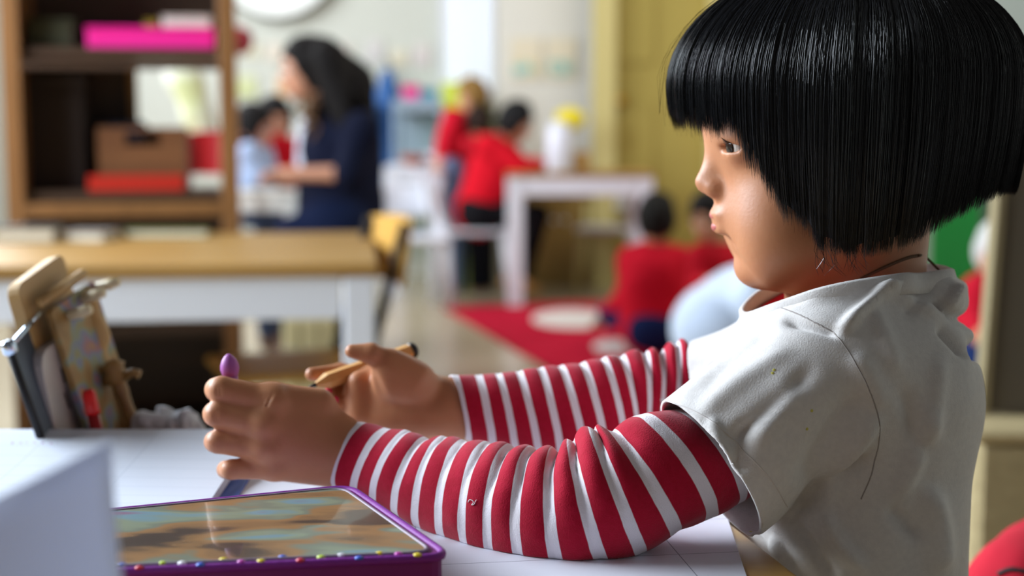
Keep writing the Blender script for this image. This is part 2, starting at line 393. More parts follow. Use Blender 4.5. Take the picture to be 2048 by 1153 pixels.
table('white_table', 'white table with a honey oak top in front of the dark shelf, left', ctr[0], ctr[1], rz, L, D_, .603, .026, .085, .062, M_oak, M_white, 'white tables with wooden tops')
tA = lambda px, py: T(px, py, .603)
# shelf unit
YS = 3.66; xl, xr = wx(28, YS), wx(475, YS); sh = empty('shelf_unit', ((xl+xr)/2, YS+.15, 0), 'tall dark wooden shelf unit standing behind the left white table', 'shelf')
ZT = 1.75
MB().box((xr-.022, YS+.15, ZT/2), (.044, .30, ZT), bev=.002).build('side_panel', M_post, sh); MB().box((xl+.022, YS+.15, ZT/2), (.044, .30, ZT), bev=.002).build('side_panel', M_post, sh)
ZS = [.06, .34, .615, wz(392, YS), wz(108, YS), 1.42, ZT-.012]
for z in ZS: MB().box(((xl+xr)/2, YS+.16, z), (xr-xl-.088, .28, .026), bev=.002).build('shelf_board', M_walnut2, sh)
MB().box(((xl+xr)/2, YS+.008, ZS[4]-.032), (xr-xl-.088, .016, .018), bev=.002).build('shelf_lip', M_walnut2, sh)
MB().box(((xl+xr)/2, YS+.008, .655), (xr-xl-.088, .016, .035), bev=.002).build('shelf_lip', M_post, sh)
xo = wx(322, YS+.3); za, zb = ZS[3]+.013, ZS[4]-.02
MB().box(((xl+xo)/2, YS+.303, (za+zb)/2), (xo-xl, .006, zb-za)).build('back_panel', M_walnut2, sh)
MB().box(((xl+xr)/2, YS+.303, za/2), (xr-xl, .006, za)).build('back_panel', M_walnut2, sh)
MB().box(((xl+xr)/2, YS+.303, (zb+ZT)/2), (xr-xl, .006, ZT-zb)).build('back_panel', M_walnut2, sh)
MB().box((xo-.008, YS+.285, (za+zb)/2), (.022, .03, zb-za), bev=.002).build('batten', M_oak, sh)
def bx_on(name, px0, px1, py0, zbase, Y, dep, m, label, cat='box', group=None, lid=None):
    """box standing on height zbase at depth Y, top at pixel row py0"""
    x0, x1 = wx(px0, Y), wx(px1, Y); z1 = wz(py0, Y); o = empty(name, ((x0+x1)/2, Y+dep/2, zbase), label, cat, group)
    h = z1-zbase; MB().box(((x0+x1)/2, Y+dep/2, zbase+h*.42), (x1-x0, dep, h*.84), bev=.004).build('body', m, o)
    MB().box(((x0+x1)/2, Y+dep/2, zbase+h*.92), (x1-x0+.006, dep+.006, h*.16), bev=.003).build('lid', lid or m, o); return o
zs4 = ZS[4]+.013; zs3 = ZS[3]+.013
bx_on('storage_box', 196, 440, 57, zs4, 3.70, .2, mat('magenta_card', '#EA1C8E', .5), 'long magenta box on the upper board of the dark shelf unit')
pbx = wz(57, 3.70)
bx_on('storage_box', 345, 438, 33, pbx+.002, 3.73, .15, mat('offwhite_card', '#CFC9BE', .7), 'small off-white box lying on top of the long magenta box')
bx_on('storage_box', 312, 338, 42, pbx+.002, 3.74, .06, mat('olive_yellow', '#8a7a1c', .7), 'tiny olive box left of the off-white one on the magenta box')
bx_on('storage_box', 90, 175, 42, zs4, 3.72, .15, mat('dark_olive', '#33321c', .7), 'dark olive box at the left of the upper board')
# crate with a hand slot
Yc = 3.74; x0, x1, z0, z1 = wx(215, Yc), wx(385, Yc), zs3, wz(255, Yc); cr_ = empty('wooden_crate', ((x0+x1)/2, Yc+.1, z0), 'brown wooden crate with a hand slot inside the dark shelf unit', 'crate')
M_cr = wood('crate_wood', '#6A4226', '#7d5230', 20)
sx0, sx1, sz0, sz1 = wx(268, Yc), wx(335, Yc), wz(290, Yc), wz(264, Yc)
for (a0, a1, b0, b1) in ((x0, x1, z0, sz0), (x0, x1, sz1, z1), (x0, sx0, sz0, sz1), (sx1, x1, sz0, sz1)): MB().box(((a0+a1)/2, Yc+.006, (b0+b1)/2), (a1-a0, .012, b1-b0)).build('front_board', M_cr, cr_)
for a in (x0+.006, x1-.006): MB().box((a, Yc+.10, (z0+z1)/2), (.012, .176, z1-z0)).build('side_board', M_cr, cr_)
MB().box(((x0+x1)/2, Yc+.194, (z0+z1)/2), (x1-x0, .012, z1-z0)).build('back_board', M_cr, cr_); MB().box(((x0+x1)/2, Yc+.10, z0+.006), (x1-x0-.024, .176, .012)).build('bottom', M_cr, cr_)
tr = empty('flat_tray', (wx(278, 3.68), 3.705, zs3), 'flat orange-red tray lying in front of the brown crate', 'tray'); M_tr = mat('orange_red_plastic', '#B5261A', .4)
a0, a1 = wx(186, 3.68), wx(370, 3.68); MB().box(((a0+a1)/2, 3.705, zs3+.004), (a1-a0, .05, .008)).build('tray_base', M_tr, tr)
for yy in (3.682, 3.728): MB().box(((a0+a1)/2, yy, zs3+.022), (a1-a0, .005, .036)).build('tray_wall', M_tr, tr)
for xx in (a0+.003, a1-.003): MB().box((xx, 3.705, zs3+.022), (.006, .05, .036)).build('tray_wall', M_tr, tr)
s = SDF()
for k in range(6): s.ell((wx(235+k*15, 3.84), 3.84+.02*math.sin(k*2), z1-.045+.006*math.cos(k)), (.034, .04, .062), k=.02)
v, f = s.mesh(.008); o = link('cloth_bundle', fast_mesh('cloth_bundle', v, f), mat('dark_navy_cloth', '#171b2a', .9)); recenter(o); tag(o, 'dark navy cloth bundle stuffed into the brown crate', 'cloth')
bx_on('storage_box', 70, 195, 150, zs3, 3.76, .15, mat('black_brown_card', '#251a16', .8), 'large blackish brown box left of the crate in the shelf unit')
bx_on('storage_box', 230, 435, 408, .629, 3.72, .15, mat('brown_card', '#57391d', .8), 'wide brown box on the shelf unit\'s board just above the white table')
bx_on('storage_box', 325, 440, 628, .354, 3.72, .15, M_cr, 'brown box on the shelf board below the white table\'s top')
bx_on('storage_box', 110, 240, 640, .354, 3.72, .18, mat('black_brown_card', '#251a16', .8), 'blackish box low in the shelf unit seen under the white table')
bx_on('storage_box', 250, 430, 840, .075, 3.72, .18, M_dark, 'wide black box on the bottom board of the shelf unit')
# the unit stands turned a little, with everything it holds
bpy.context.view_layer.update()
piv = Matrix.Translation((xr, YS, 0)); RT = piv @ Matrix.Rotation(math.radians(10.5), 4, 'Z') @ piv.inverted()
for o in col.objects:
    if o.parent is None and o.get('category') in ('shelf', 'box', 'crate', 'tray', 'cloth') and o.type in ('EMPTY', 'MESH'): o.matrix_world = RT @ o.matrix_world
bpy.context.view_layer.update()
# books on the table in front of the shelf
def book(px, py, w_, d_, h, m, pm, label, rz=0.0, z=.603, group=None):
    p = T(px, py, z); b = empty('book', (p[0], p[1]+d_/2, z), label, 'book', group, rz)
    MB().box((0, 0, h/2), (w_-.008, d_-.006, h-.006)).build('pages', pm, b, local=True)
    for zc in (.0015, h-.0015): MB().box((0, 0, zc), (w_, d_, .003)).build('cover', m, b, local=True)
    MB().box((-w_/2+.0015, 0, h/2), (.003, d_, h)).build('spine', m, b, local=True); return b
M_pg = mat('book_pages', '#CFC6B2', .8)
book(40, 486, .14, .12, .035, M_dark, M_pg, 'black book lying at the left on the white table', .1, group='books on the left white table')
book(165, 484, .11, .11, .022, mat('grey_cover', '#77706a', .7), M_pg, 'thin grey book lying right of the black one on the white table', -.1, group='books on the left white table')
book(330, 476, .20, .04, .02, mat('olive_cover', '#4e5a20', .7), M_pg, 'olive green book lying against the shelf unit on the white table', 0, group='books on the left white table')
# upright cream file boxes under the table, seen between its legs
for k, px in enumerate((585, 622, 657)):
    Yf = 4.5; p = (wx(px, Yf), Yf, 0); o = empty('file_box', p, ['leftmost', 'middle', 'rightmost'][k]+' of three cream upright file boxes on the floor behind the left white table', 'file box', 'cream file boxes on the floor')
    MB().box((p[0], Yf, .135), (.050, .22, .27), bev=.006).build('body', mat('cream_card', '#D2C79A', .7), o); MB().box((p[0], Yf-.111, .15), (.026, .003, .05)).build('label_holder', M_whitew, o)
for k, px in enumerate((692,)):
    Yf = 4.5; p = (wx(px, Yf), Yf, 0); o = empty('file_box', p, 'grey-brown upright file box beside the cream ones', 'file box'); MB().box((p[0], Yf, .138), (.046, .22, .276), bev=.006).build('body', mat('taupe_card', '#756a58', .7), o); MB().box((p[0], Yf-.111, .15), (.026, .003, .05)).build('label_holder', M_whitew, o)
# chairs
def chair(name, label, x, y, rz, sz, m, ml, H=.66, group=None, leg=.028, w=.34):
    c = empty(name, (x, y, 0), label, 'chair', group, rz)
    MB().box((0, 0, sz-.01), (w, w, .02), bev=.006).build('seat', m, c, local=True)
    for sx in (-1, 1):
        MB().tube([(sx*(w/2-.03), -w/2+.03, sz-.02), (sx*(w/2-.01), -w/2, 0)], [leg/2, leg/2*.8], 8).build('leg', ml, c, True, local=True)
        MB().tube([(sx*(w/2-.025), w/2+.07, H-.01), (sx*(w/2-.025), w/2-.02, sz-.01), (sx*(w/2-.01), w/2+.05, 0)], [leg/2*.8, leg/2, leg/2*.8], 8).build('leg', ml, c, True, local=True)
    V = []; n = 12; Hb = .15
    for k in range(n):
        a = (k/(n-1)-.5)*2; x_ = a*w/2; yb = w/2+.065-.03*(1-a*a)*-1
        for (dy, dz) in ((-.006, -Hb/2), (.006, -Hb/2), (.006, Hb/2-.012*a*a), (-.006, Hb/2-.012*a*a)): V.append((x_, yb+dy+.02*dz/Hb, H-Hb/2+dz))
    F = [(k*4+j, k*4+(j+1) % 4, (k+1)*4+(j+1) % 4, (k+1)*4+j) for k in range(n-1) for j in range(4)]+[(3, 2, 1, 0), ((n-1)*4, (n-1)*4+1, (n-1)*4+2, (n-1)*4+3)]
    mesh('backrest', V, F, m, c, False, True); return c
M_ply = mat('birch_ply', '#BE9146', .45); M_blk = mat('dark_metal', '#2a2625', .45)
chair('wooden_chair', 'child\'s chair with plywood back and dark legs at the right end of the left table', -.500, 3.16, -math.radians(68), .34, M_ply, M_blk, .665, w=.32)
# right-hand white table (B)
xb0, xb1 = wx(1012, 6.7), wx(1312, 6.7)
table('white_table', 'white table with an ochre top beside the boy bending forward, centre', (xb0+xb1)/2, 7.0, 0, xb1-xb0, .56, wz(346, 6.75), .02, .085, .075, M_oak, M_white, 'white tables with wooden tops')
zB = wz(346, 6.75)
# table C, white, behind to the left
xc0, xc1 = wx(768, 7.3), wx(890, 7.3)
table('white_table', 'narrow white table left of the boy bending forward, near the back wall', (xc0+xc1)/2, 7.45, 0, xc1-xc0, .5, .66, .02, .06, .07, M_white, M_white, 'plain white tables')
# small table D by the woman
table('small_table', 'small cream table in front of the seated woman, right of the shelf unit', wx(505, 4.95), 5.12, 0, .30, .26, wz(385, 4.99), .02, .05, .045, M_whitew, M_whitew)
# things on the tables
def lathe_thing(name, prof, c, m, label, cat, parts=None, n=20):
    o = empty(name, c, label, cat)
    MB().lathe(prof, c, n).build('body', m, o, True)
    for nm, pr, mm in (parts or []): MB().lathe(pr, c, n).build(nm, mm, o, True)
    return o
lathe_thing('white_jar', [(.055, 0), (.062, .01), (.06, .19), (.05, .21), (.045, .21)], (wx(1118, 6.9), 6.9, zB), mat('white_plastic', '#DDE0EE', .4), 'tall white jar standing on the centre white table', 'jar', [('lid', [(.048, .21), (.05, .215), (.048, .235), (.01, .24)], M_white)])
lathe_thing('wooden_pot', [(.03, 0), (.04, .02), (.038, .09), (.030, .09)], (wx(1163, 7.0), 7.0, zB), M_ply, 'small honey-coloured pot right of the tall white jar', 'pot', [('rim', [(.038, .085), (.041, .09), (.038, .095), (.03, .095)], M_ply)])
s = SDF()
for k in range(7): a = k/7*6.283; s.ell((wx(1140, 7.2)+.045*math.cos(a), 7.2+.045*math.sin(a)*.5, .90+.03*math.sin(a)), (.035, .02, .03), k=.01)
s.ell((wx(1140, 7.2), 7.18, .90), (.03, .03, .03), k=.01)
v, f = s.mesh(.008); fl_ = empty('yellow_flower', (wx(1140, 7.2), 7.2, zB), 'yellow paper flower on a stem at the back of the centre white table', 'flower')
link('petals', fast_mesh('petals', v, f), mat('yellow_paper', '#E3CF1C', .7), fl_); MB().tube([(wx(1140, 7.2), 7.2, zB), (wx(1140, 7.2), 7.2, .9)], .008, 8).build('stem', mat('green_stem', '#4a6b3a', .7), fl_, True); MB().lathe([(.035, 0), (.04, .01), (.02, .02)], (wx(1140, 7.2), 7.2, zB), 14).build('foot', M_white, fl_, True)
lathe_thing('brown_bowl', [(.03, 0), (.055, .02), (.07, .05), (.066, .05), (.03, .015)], (wx(826, 7.4), 7.4, .66), mat('terracotta', '#9a4d2c', .6), 'terracotta bowl on the narrow white table', 'bowl', [('rim', [(.066, .048), (.071, .051), (.066, .054)], mat('terracotta', '#9a4d2c', .6))])
lathe_thing('white_bowl', [(.03, 0), (.05, .02), (.06, .06), (.056, .06), (.03, .015)], (wx(868, 7.45), 7.45, .66), M_white, 'white bowl right of the terracotta one on the narrow white table', 'bowl', [('rim', [(.056, .058), (.061, .061), (.056, .064)], M_white)])
# grey trolley with coloured boxes
Yt = 7.85; t = empty('trolley', (wx(838, Yt), Yt, 0), 'pale blue metal trolley against the back wall behind the narrow white table', 'trolley'); M_tb = mat('pale_blue_metal', '#8FA3B3', .5)
for z in (.25, .62, .95): MB().box((wx(838, Yt), Yt, z), (.26, .24, .015)).build('tray', M_tb, t); MB().box((wx(838, Yt), Yt-.12, z+.03), (.26, .008, .06)).build('rail', M_tb, t)
MB().box((wx(838, Yt), Yt+.12, .78), (.22, .006, .33)).build('back_panel', M_tb, t)
for sx in (-1, 1):
    for sy in (-1, 1): MB().tube([(wx(838, Yt)+sx*.125, Yt+sy*.115, .03), (wx(838, Yt)+sx*.125, Yt+sy*.115, 1.0)], .009, 8).build('post', M_tb, t, True); MB().lathe([(.006, -.009), (.024, -.008), (.024, .008), (.006, .009)], (wx(838, Yt)+sx*.125, Yt+sy*.115, .025), 14, (1, 0, 0)).build('caster', M_dark, t, True)
bx_on('storage_box', 806, 838, 172, .96, 7.80, .1, mat('magenta_card', '#D0187F', .5), 'magenta box on top of the pale blue trolley', group='boxes on the trolley')
bx_on('storage_box', 842, 872, 178, .96, 7.80, .1, mat('teal_card', '#1787a0', .5), 'teal box on top of the pale blue trolley', group='boxes on the trolley')
o = empty('cupboard', (wx(913, 7.9), 7.9, 0), 'narrow lime green cupboard behind the standing blond child', 'cupboard'); M_lime = mat('lime_paint', '#C6D64A', .6)
MB().box((wx(913, 7.9), 7.95, .55), (.15, .3, 1.1), bev=.004).build('body', M_lime, o); MB().box((wx(913, 7.9), 7.795, .6), (.13, .01, .9), bev=.004).build('door', M_lime, o); MB().box((wx(922, 7.9), 7.785, .7), (.01, .012, .1), bev=.002).build('handle', M_white, o)
# blue coat on a hook
s = SDF(); xk = wx(775, 8.05)
s.cap((xk, 8.08, 1.10), (xk+.005, 8.06, .60), .05, .11, k=.03).cap((xk-.03, 8.08, 1.06), (xk-.075, 8.06, .72), .035, .035, k=.02).cap((xk+.03, 8.08, 1.06), (xk+.075, 8.06, .72), .035, .035, k=.02).ell((xk, 8.09, 1.14), (.04, .04, .05), k=.02)
s.plane((0, 8.19, 0), (0, 1, 0)); v, f = s.mesh(.01); ct = empty('hanging_coat', (xk, 8.1, .5), 'blue hooded coat hanging on the back wall right of the seated woman', 'coat'); link('coat_body', fast_mesh('coat_body', smooth_vf(v, f, 2), f), mat('blue_nylon', '#14569a', .5), ct)
MB().tube([(xk, 8.2, 1.22), (xk, 8.14, 1.21), (xk, 8.13, 1.24)], .006, 6).build('loop', M_dark, ct, True)
s = SDF().cap((wx(734, 7.9), 7.95, .98), (wx(724, 7.9), 7.95, .3), .05, .09, k=.03).cap((wx(728, 7.9), 7.93, .9), (wx(714, 7.9), 7.9, .55), .035, .035)
v, f = s.mesh(.01); o = link('hanging_coat', fast_mesh('hanging_coat', smooth_vf(v, f, 2), f), mat('dark_green_cloth', '#23402f', .9)); recenter(o); tag(o, 'dark green coat hanging just left of the blue one', 'coat')
# dark red ball beside the shelf, cream cloth bag and red stool seen through it
o = MB().lathe([(.001, -.06), (.035, -.05), (.058, -.015), (.058, .02), (.04, .048), (.001, .06)], (wx(482, 5.9), 5.9, wz(82, 5.9)), 20).build('red_balloon', mat('dark_red_rubber', '#8e1f2c', .3), None, True); recenter(o); tag(o, 'dark red balloon hanging just right of the shelf unit', 'balloon')
MB().tube([(wx(482, 5.9), 5.9, wz(82, 5.9)+.058), (wx(482, 5.9), 5.9, 2.3)], .0015, 5).build('string', M_white, o, True); 
s = SDF(); Yg = 5.0
s.cap(W(375, 165, Yg), W(395, 230, Yg), .06, .05, k=.03).cap(W(395, 230, Yg), W(422, 290, Yg), .05, .045, k=.03).ell(W(350, 150, Yg), (.04, .04, .05), k=.03)
v, f = s.mesh(.009); o = link('cloth_bag', fast_mesh('cloth_bag', smooth_vf(v, f, 2), f), mat('pale_yellow_cloth', '#D9DBA0', .9, var=('#EDEBE2', 6, .35, .6))); recenter(o); tag(o, 'pale yellow cloth bag seen through the opening of the shelf unit', 'bag')
MB().tube(spline([W(355, 150, Yg), W(350, 60, Yg), W(372, -60, Yg)], 10), .006, 6).build('strap', M_ply, o, True)
chair('red_chair', 'red child\'s chair seen through the shelf unit below the cloth bag', wx(408, 4.7), 4.75, math.radians(10), .42, mat('red_plastic', '#B3161c', .45), mat('red_plastic', '#B3161c', .45), .85, w=.20)
# white chairs in the middle of the room
chair('white_chair', 'white chair under the boy bending forward', wx(955, 7.1), 7.06, math.radians(88), .36, M_white, M_white, .60, 'white chairs in the middle of the room', .04, .34)
chair('white_chair', 'white chair standing left of the boy\'s chair, farther back', wx(828, 6.75), 6.78, math.radians(10), .34, M_white, M_white, .58, 'white chairs in the middle of the room', .04, .32)
chair('white_chair', 'white chair behind the centre white table', wx(1215, 7.47), 7.47, math.radians(-10), .34, M_white, M_ochre2, .56, 'white chairs in the middle of the room', .034, .30)
# rug with pale mats
A = T(888, 618, 0)[:2]; B = T(1105, 745, 0)[:2]; dn = nrm(B-A); rt = np.array([-dn[1], dn[0]]); 
P = [A, A+dn*2.3, A+dn*2.3+rt*2.3, A+rt*2.3]; M_rug = mat('crimson_rug', '#A8142E', .95, bump=(300, .5, .004), var=('#B51C36', 8, .3, .7), spec=.05)
V = [(p[0], p[1], z) for z in (.001, .012) for p in P]; o = mesh('rug', V, [(4, 5, 6, 7), (3, 2, 1, 0)]+[(k, (k+1) % 4, 4+(k+1) % 4, 4+k) for k in range(4)], M_rug, None, False); recenter(o); tag(o, 'crimson rug on the floor under the sitting children', 'rug')
for px, py, a, b, lb in ((1150, 640, .19, .30, 'far'), (1238, 696, .10, .16, 'near')):
    p = T(px, py, .012); o = MB().lathe([(1, 0), (1, .006), (.94, .010)], (0, 0, 0), 40).build('floor_mat', mat('offwhite_felt', '#CFC7C2', .9), None, True)
    for v_ in o.data.vertices: v_.co.x *= a; v_.co.y *= b
    o.location = (p[0], p[1], .012); tag(o, f'{"larger" if lb == "far" else "smaller"} off-white oval mat on the crimson rug, {lb} one', 'mat', 'oval mats on the rug')

# ------------------------------------------------------------------ right-hand side
gp = empty('green_panel', (wx(1925, 6.0), 6.0, 0), 'bright green panel standing at the right behind the child\'s neck', 'panel'); M_gr = mat('green_board', '#0F8A38', .6)
MB().box((wx(1918, 6), 6.0, .60), (wx(1966, 6)-wx(1868, 6), .03, 1.1), bev=.004).build('board', M_gr, gp)
for px in (1880, 1956): MB().box((wx(px, 6), 6.0, .025), (.05, .3, .05), bev=.004).build('foot', M_gr, gp)
o = empty('cabinet', (wx(1995, 6.4), 6.6, 0), 'dark grey-green cabinet right of the green panel', 'cabinet'); MB().box((wx(2010, 6.4), 6.62, .62), (.28, .36, 1.24), bev=.004).build('body', mat('grey_green_paint', '#4a5a52', .7), o); MB().box((wx(2010, 6.4), 6.43, .62), (.25, .012, 1.15), bev=.003).build('door', mat('grey_green_paint', '#4a5a52', .7), o)
MB().box((wx(1992, 6.4), 6.42, .65), (.012, .015, .12), bev=.003).build('handle', M_white, o)
# beige cabinet and the grey-brown board on it
Yq = 1.95; xq = wx(1978, Yq); zq = wz(862, Yq)
o = empty('woven_cabinet', (xq+.25, Yq+.2, 0), 'low beige woven cabinet at the right edge below the grey-brown board', 'cabinet')
M_wv = mat('beige_weave', '#B3A27A', .85, bump=(260, .7, .003), var=('#A3926C', 60, .3, .7)); MB().box((xq+.25, Yq+.2, zq/2-.005), (.5, .4, zq-.02), bev=.012).build('body', M_wv, o); MB().box((xq+.25, Yq+.2, zq-.009), (.51, .41, .018), bev=.006).build('top', mat('beige_top', '#B9A67c', .7), o)
for zc in (zq*.27, zq*.70): MB().box((xq+.28, Yq-.004, zc), (.40, .008, zq*.36), bev=.003).build('drawer', M_wv, o); MB().box((xq+.10, Yq-.014, zc), (.035, .015, .03), bev=.003).build('handle', M_dark, o)
o = empty('tall_board', (wx(2025, 2.02)+.1, 2.05, zq), 'tall grey-brown board with its edge coloured beige as if lit, standing on the woven cabinet', 'board')
R_ = rotm((1, 0, 0)).T; x0 = W(1990, 860, 2.02)[0]
M_gb = mat('grey_brown_felt', '#5f574a', .9)
MB().box((x0+.115, 2.07, zq+.25), (.21, .02, .5), R=Matrix.Rotation(math.radians(2.4), 3, 'Y'), bev=.002).build('panel', M_gb, o); MB().box((x0+.006, 2.07, zq+.25), (.014, .03, .5), R=Matrix.Rotation(math.radians(2.4), 3, 'Y'), bev=.002).build('edge_strip', mat('painted_lit_edge', '#8d8060', .8), o)  # edge strip coloured paler than the panel to stand for light catching it
# small red box and paper on the floor behind the child
bx_on('red_box', 1925, 1966, 897, .0, 3.45, .1, mat('crimson_card', '#9A1A2A', .6), 'small crimson box on the floor behind the child\'s back')
p = T(1950, 850, .0); o = MB().box((p[0], p[1], .006), (.12, .16, .012), rz=.3).build('paper_stack', mat('bluish_paper', '#B4B9C0', .8)); recenter(o); tag(o, 'bluish white stack of paper on the floor behind the child\'s back', 'paper')
# chair with a red jacket, near right corner
c = chair('low_chair', 'chair at the lower right corner under the red jacket', wx(2075, 1.3)+.06, 1.35, math.radians(-90), .36, M_ply, M_blk, .50, w=.3)
s = SDF(); q = lambda px, py, Y: W(px, py, Y)
s.cap(q(2035, 1150, 1.20), q(2110, 1105, 1.32), .030, .034, k=.03).cap(q(2060, 1200, 1.22), q(2130, 1160, 1.40), .05, .05, k=.03).cap(q(2050, 1240, 1.22), q(2160, 1240, 1.42), .055, .05, k=.03)
v, f = s.mesh(.006); v = smooth_vf(v, f, 2); n_ = normals_vf(v, f); v = v+n_*(vnoise(v, 30, 4)*.004)[:, None]; v[:, 2] = np.maximum(v[:, 2], .363)
jk = empty('red_jacket', (wx(2075, 1.3)+.03, 1.32, .363), 'red jacket with a dark zip heaped in the lower right corner', 'jacket'); link('jacket_body', fast_mesh('jacket_body', v, f), mat('red_jersey', '#B8102A', .9), jk)
bv = BVHTree.FromPolygons([tuple(x) for x in v], [tuple(map(int, x)) for x in f]); pts = []
for a, b in spline([(1996, 1149), (2020, 1140), (2045, 1143), (2075, 1150)], 14):
    h_ = bv.ray_cast(Vector(CAM), Vector(nrm(ray(a, b)))); 
    if h_[0] is not None: pts.append(np.array(h_[0]))
if len(pts) > 2: MB().tube(pts, .0022, 6).build('zip', M_dark, jk, True)
# ------------------------------------------------------------------ the near table and what is on it
M_tw = wood('table_wood', '#A47A3C', '#C09A58', 26, (.15, 1, 1), .4)
e0 = T(1602, 1153, TZ)[:2]; e1 = T(1455, 1040, TZ)[:2]; ed = nrm(e1-e0); er = np.array([ed[1], -ed[0]])   # edge direction, outward
nr = e0 - ed*.30; fr_ = e0 + ed*((1.245-e0[1])/ed[1]); wl_ = -1.15
nt = empty('school_table', (-.3, .95, 0), 'near table with a light wooden top under the girl\'s arms and papers', 'table')
def slab(name, poly, z0, z1, m, parent=None, bevel=.0):
    n = len(poly); V = [(p[0], p[1], z) for z in (z0, z1) for p in poly]; F = [tuple(range(n, 2*n)), tuple(range(n-1, -1, -1))]+[(k, (k+1) % n, n+(k+1) % n, n+k) for k in range(n)]
    o = mesh(name, V, F, m, parent, False)
    if bevel: b = o.modifiers.new('bevel', 'BEVEL'); b.width = bevel; b.segments = 3; b.limit_method = 'ANGLE'
    return o
slab('tabletop', [(wl_, nr[1]), tuple(nr), tuple(fr_), (wl_, fr_[1])], TZ-.026, TZ, M_tw, nt, .004)
for p in (nr+np.array([-.09, .05]), fr_+np.array([-.07, -.05]), np.array([wl_+.06, nr[1]+.05]), np.array([wl_+.06, fr_[1]-.05])): MB().box((p[0], p[1], (TZ-.026)/2), (.05, .05, TZ-.026), bev=.006).build('leg', M_white, nt)
ch_ = chair('child_chair', 'small wooden chair the girl with the bob sits on, out of sight below her shirt', .27, YC, -math.pi/2, .335, M_ply, M_blk, .34+.15, w=.30)
for o in list(ch_.children):
    if o.name.startswith('backrest'): pass
def lined(name, base, line, sx, sy, rot=0.0):
    m = bpy.data.materials.new(name); m.use_nodes = True; nt_ = m.node_tree; b = nt_.nodes['Principled BSDF']; tc = nt_.nodes.new('ShaderNodeTexCoord'); mp = nt_.nodes.new('ShaderNodeMapping'); mp.inputs['Rotation'].default_value = (0, 0, rot)
    br = nt_.nodes.new('ShaderNodeTexBrick'); br.offset = 0; br.squash = 1; br.inputs['Color1'].default_value = srgb(base); br.inputs['Color2'].default_value = srgb(base); br.inputs['Mortar'].default_value = srgb(line)
    br.inputs['Scale'].default_value = 1; br.inputs['Brick Width'].default_value = sx; br.inputs['Row Height'].default_value = sy; br.inputs['Mortar Size'].default_value = .0004; br.inputs['Mortar Smooth'].default_value = .3
    nt_.links.new(tc.outputs['Object'], mp.inputs['Vector']); nt_.links.new(mp.outputs['Vector'], br.inputs['Vector']); nt_.links.new(br.outputs['Color'], b.inputs['Base Color']); b.inputs['Roughness'].default_value = .75; return m
M_pap = mat('white_paper', '#D2D6E2', .75); M_lin = lined('lined_worksheet', '#CBD1DE', '#B2BAC9', .085, .021, .05); M_lin2 = lined('ruled_sheet', '#E0E0EC', '#8a8a9c', .16, .075, -.14)
# big sheet under the elbow
s1 = T(1452, 1030, TZ); s0 = T(1492, 1153, TZ); d = nrm((s1-s0)[:2]); n_ = np.array([-d[1], d[0]]); c0 = s0[:2]-d*.07; P = [c0, c0+d*.30, c0+d*.30+n_*.42, c0+n_*.42]
o = slab('paper_sheet', P, TZ+.0002, TZ+.0009, M_lin2); recenter(o); tag(o, 'large white sheet with thin ruled lines under the elbow of the near arm', 'paper')
P = [T(500, 967, TZ)[:2], T(505, 1060, TZ)[:2], T(860, 1080, TZ)[:2], T(980, 960, TZ)[:2]]
# second sheet under the near hand
c0 = T(497, 968, TZ)[:2]; d = nrm(T(470, 1010, TZ)[:2]-c0); n_ = np.array([-d[1], d[0]]); 
P = [c0-d*.16, c0-d*.16+n_*.12, c0+d*.10+n_*.12, c0+d*.10]; P = P[::-1] if np.cross(P[1]-P[0], P[2]-P[1]) < 0 else P
o = slab('paper_sheet', P, TZ+.0010, TZ+.0016, M_pap); recenter(o); tag(o, 'blank white sheet under the near fist, right of the blue book cover', 'paper')
# open workbook: blue cover, page block curling up at the far side
wb = empty('workbook', (-.40, 1.03, TZ), 'open workbook with lined white pages over a blue cover, left of the near fist', 'book')
def wb_pt(u, v, dz=0.0, off=0.0):
    Y = .90 + .226*v; z = TZ+.010 + .016*max(0, v-.35)**1.6/.5 + dz; px, py = 0, project(np.array([[0, Y, z]]))[1][0]
    pr = 506 - .66*(py-872) + off; xr_ = W(pr, py, Y)[0]; xl_ = -.66; return (xl_+(xr_-xl_)*u, Y, z)
nu, nv = 24, 20; V = [wb_pt(i/nu, j/nv) for j in range(nv+1) for i in range(nu+1)] + [(x, y, max(TZ+.0035, z-.0075)) for x, y, z in [wb_pt(i/nu, j/nv) for j in range(nv+1) for i in range(nu+1)]]
N_ = (nu+1)*(nv+1); F = []
for j in range(nv):
    for i in range(nu): a = j*(nu+1)+i; F += [(a, a+1, a+nu+2, a+nu+1), (N_+a, N_+a+nu+1, N_+a+nu+2, N_+a+1)]
for j in range(nv): a = j*(nu+1); b = a+nu; F += [(a, a+nu+1, N_+a+nu+1, N_+a), (b, N_+b, N_+b+nu+1, b+nu+1)]
for i in range(nu): a = i; b = nv*(nu+1)+i; F += [(a, N_+a, N_+a+1, a+1), (b, b+1, N_+b+1, N_+b)]
mesh('page_block', V, F, M_lin, wb, False)
c0 = T(493, 968, TZ+.002)[:2]; c1 = T(474, 1000, TZ+.002)[:2]; d = nrm(c1-c0); P = [c0-d*.10, c0+d*.085, np.array([-.68, (c0+d*.085)[1]]), np.array([-.68, (c0-d*.10)[1]])]
o = slab('cover', P[::-1], TZ+.0003, TZ+.0035, mat('blue_cover', '#0A48B0', .35), wb, .001); o['label'] = 'blue cover'
mb = MB()
for k in range(5):
    pts = [];
    for t in np.linspace(0, 1, 14):
        px = 22+k*20+t*18; py = 884+5*math.sin(t*9+k*2)-t*1.5; p = W(px, py, 1.09); u, v = 0, (p[1]-.90)/.226; z = TZ+.010 + .016*max(0, v-.35)**1.6/.5; pts.append(T(px, py, z+.0006))
    mb.tube(pts, .0008, 4)
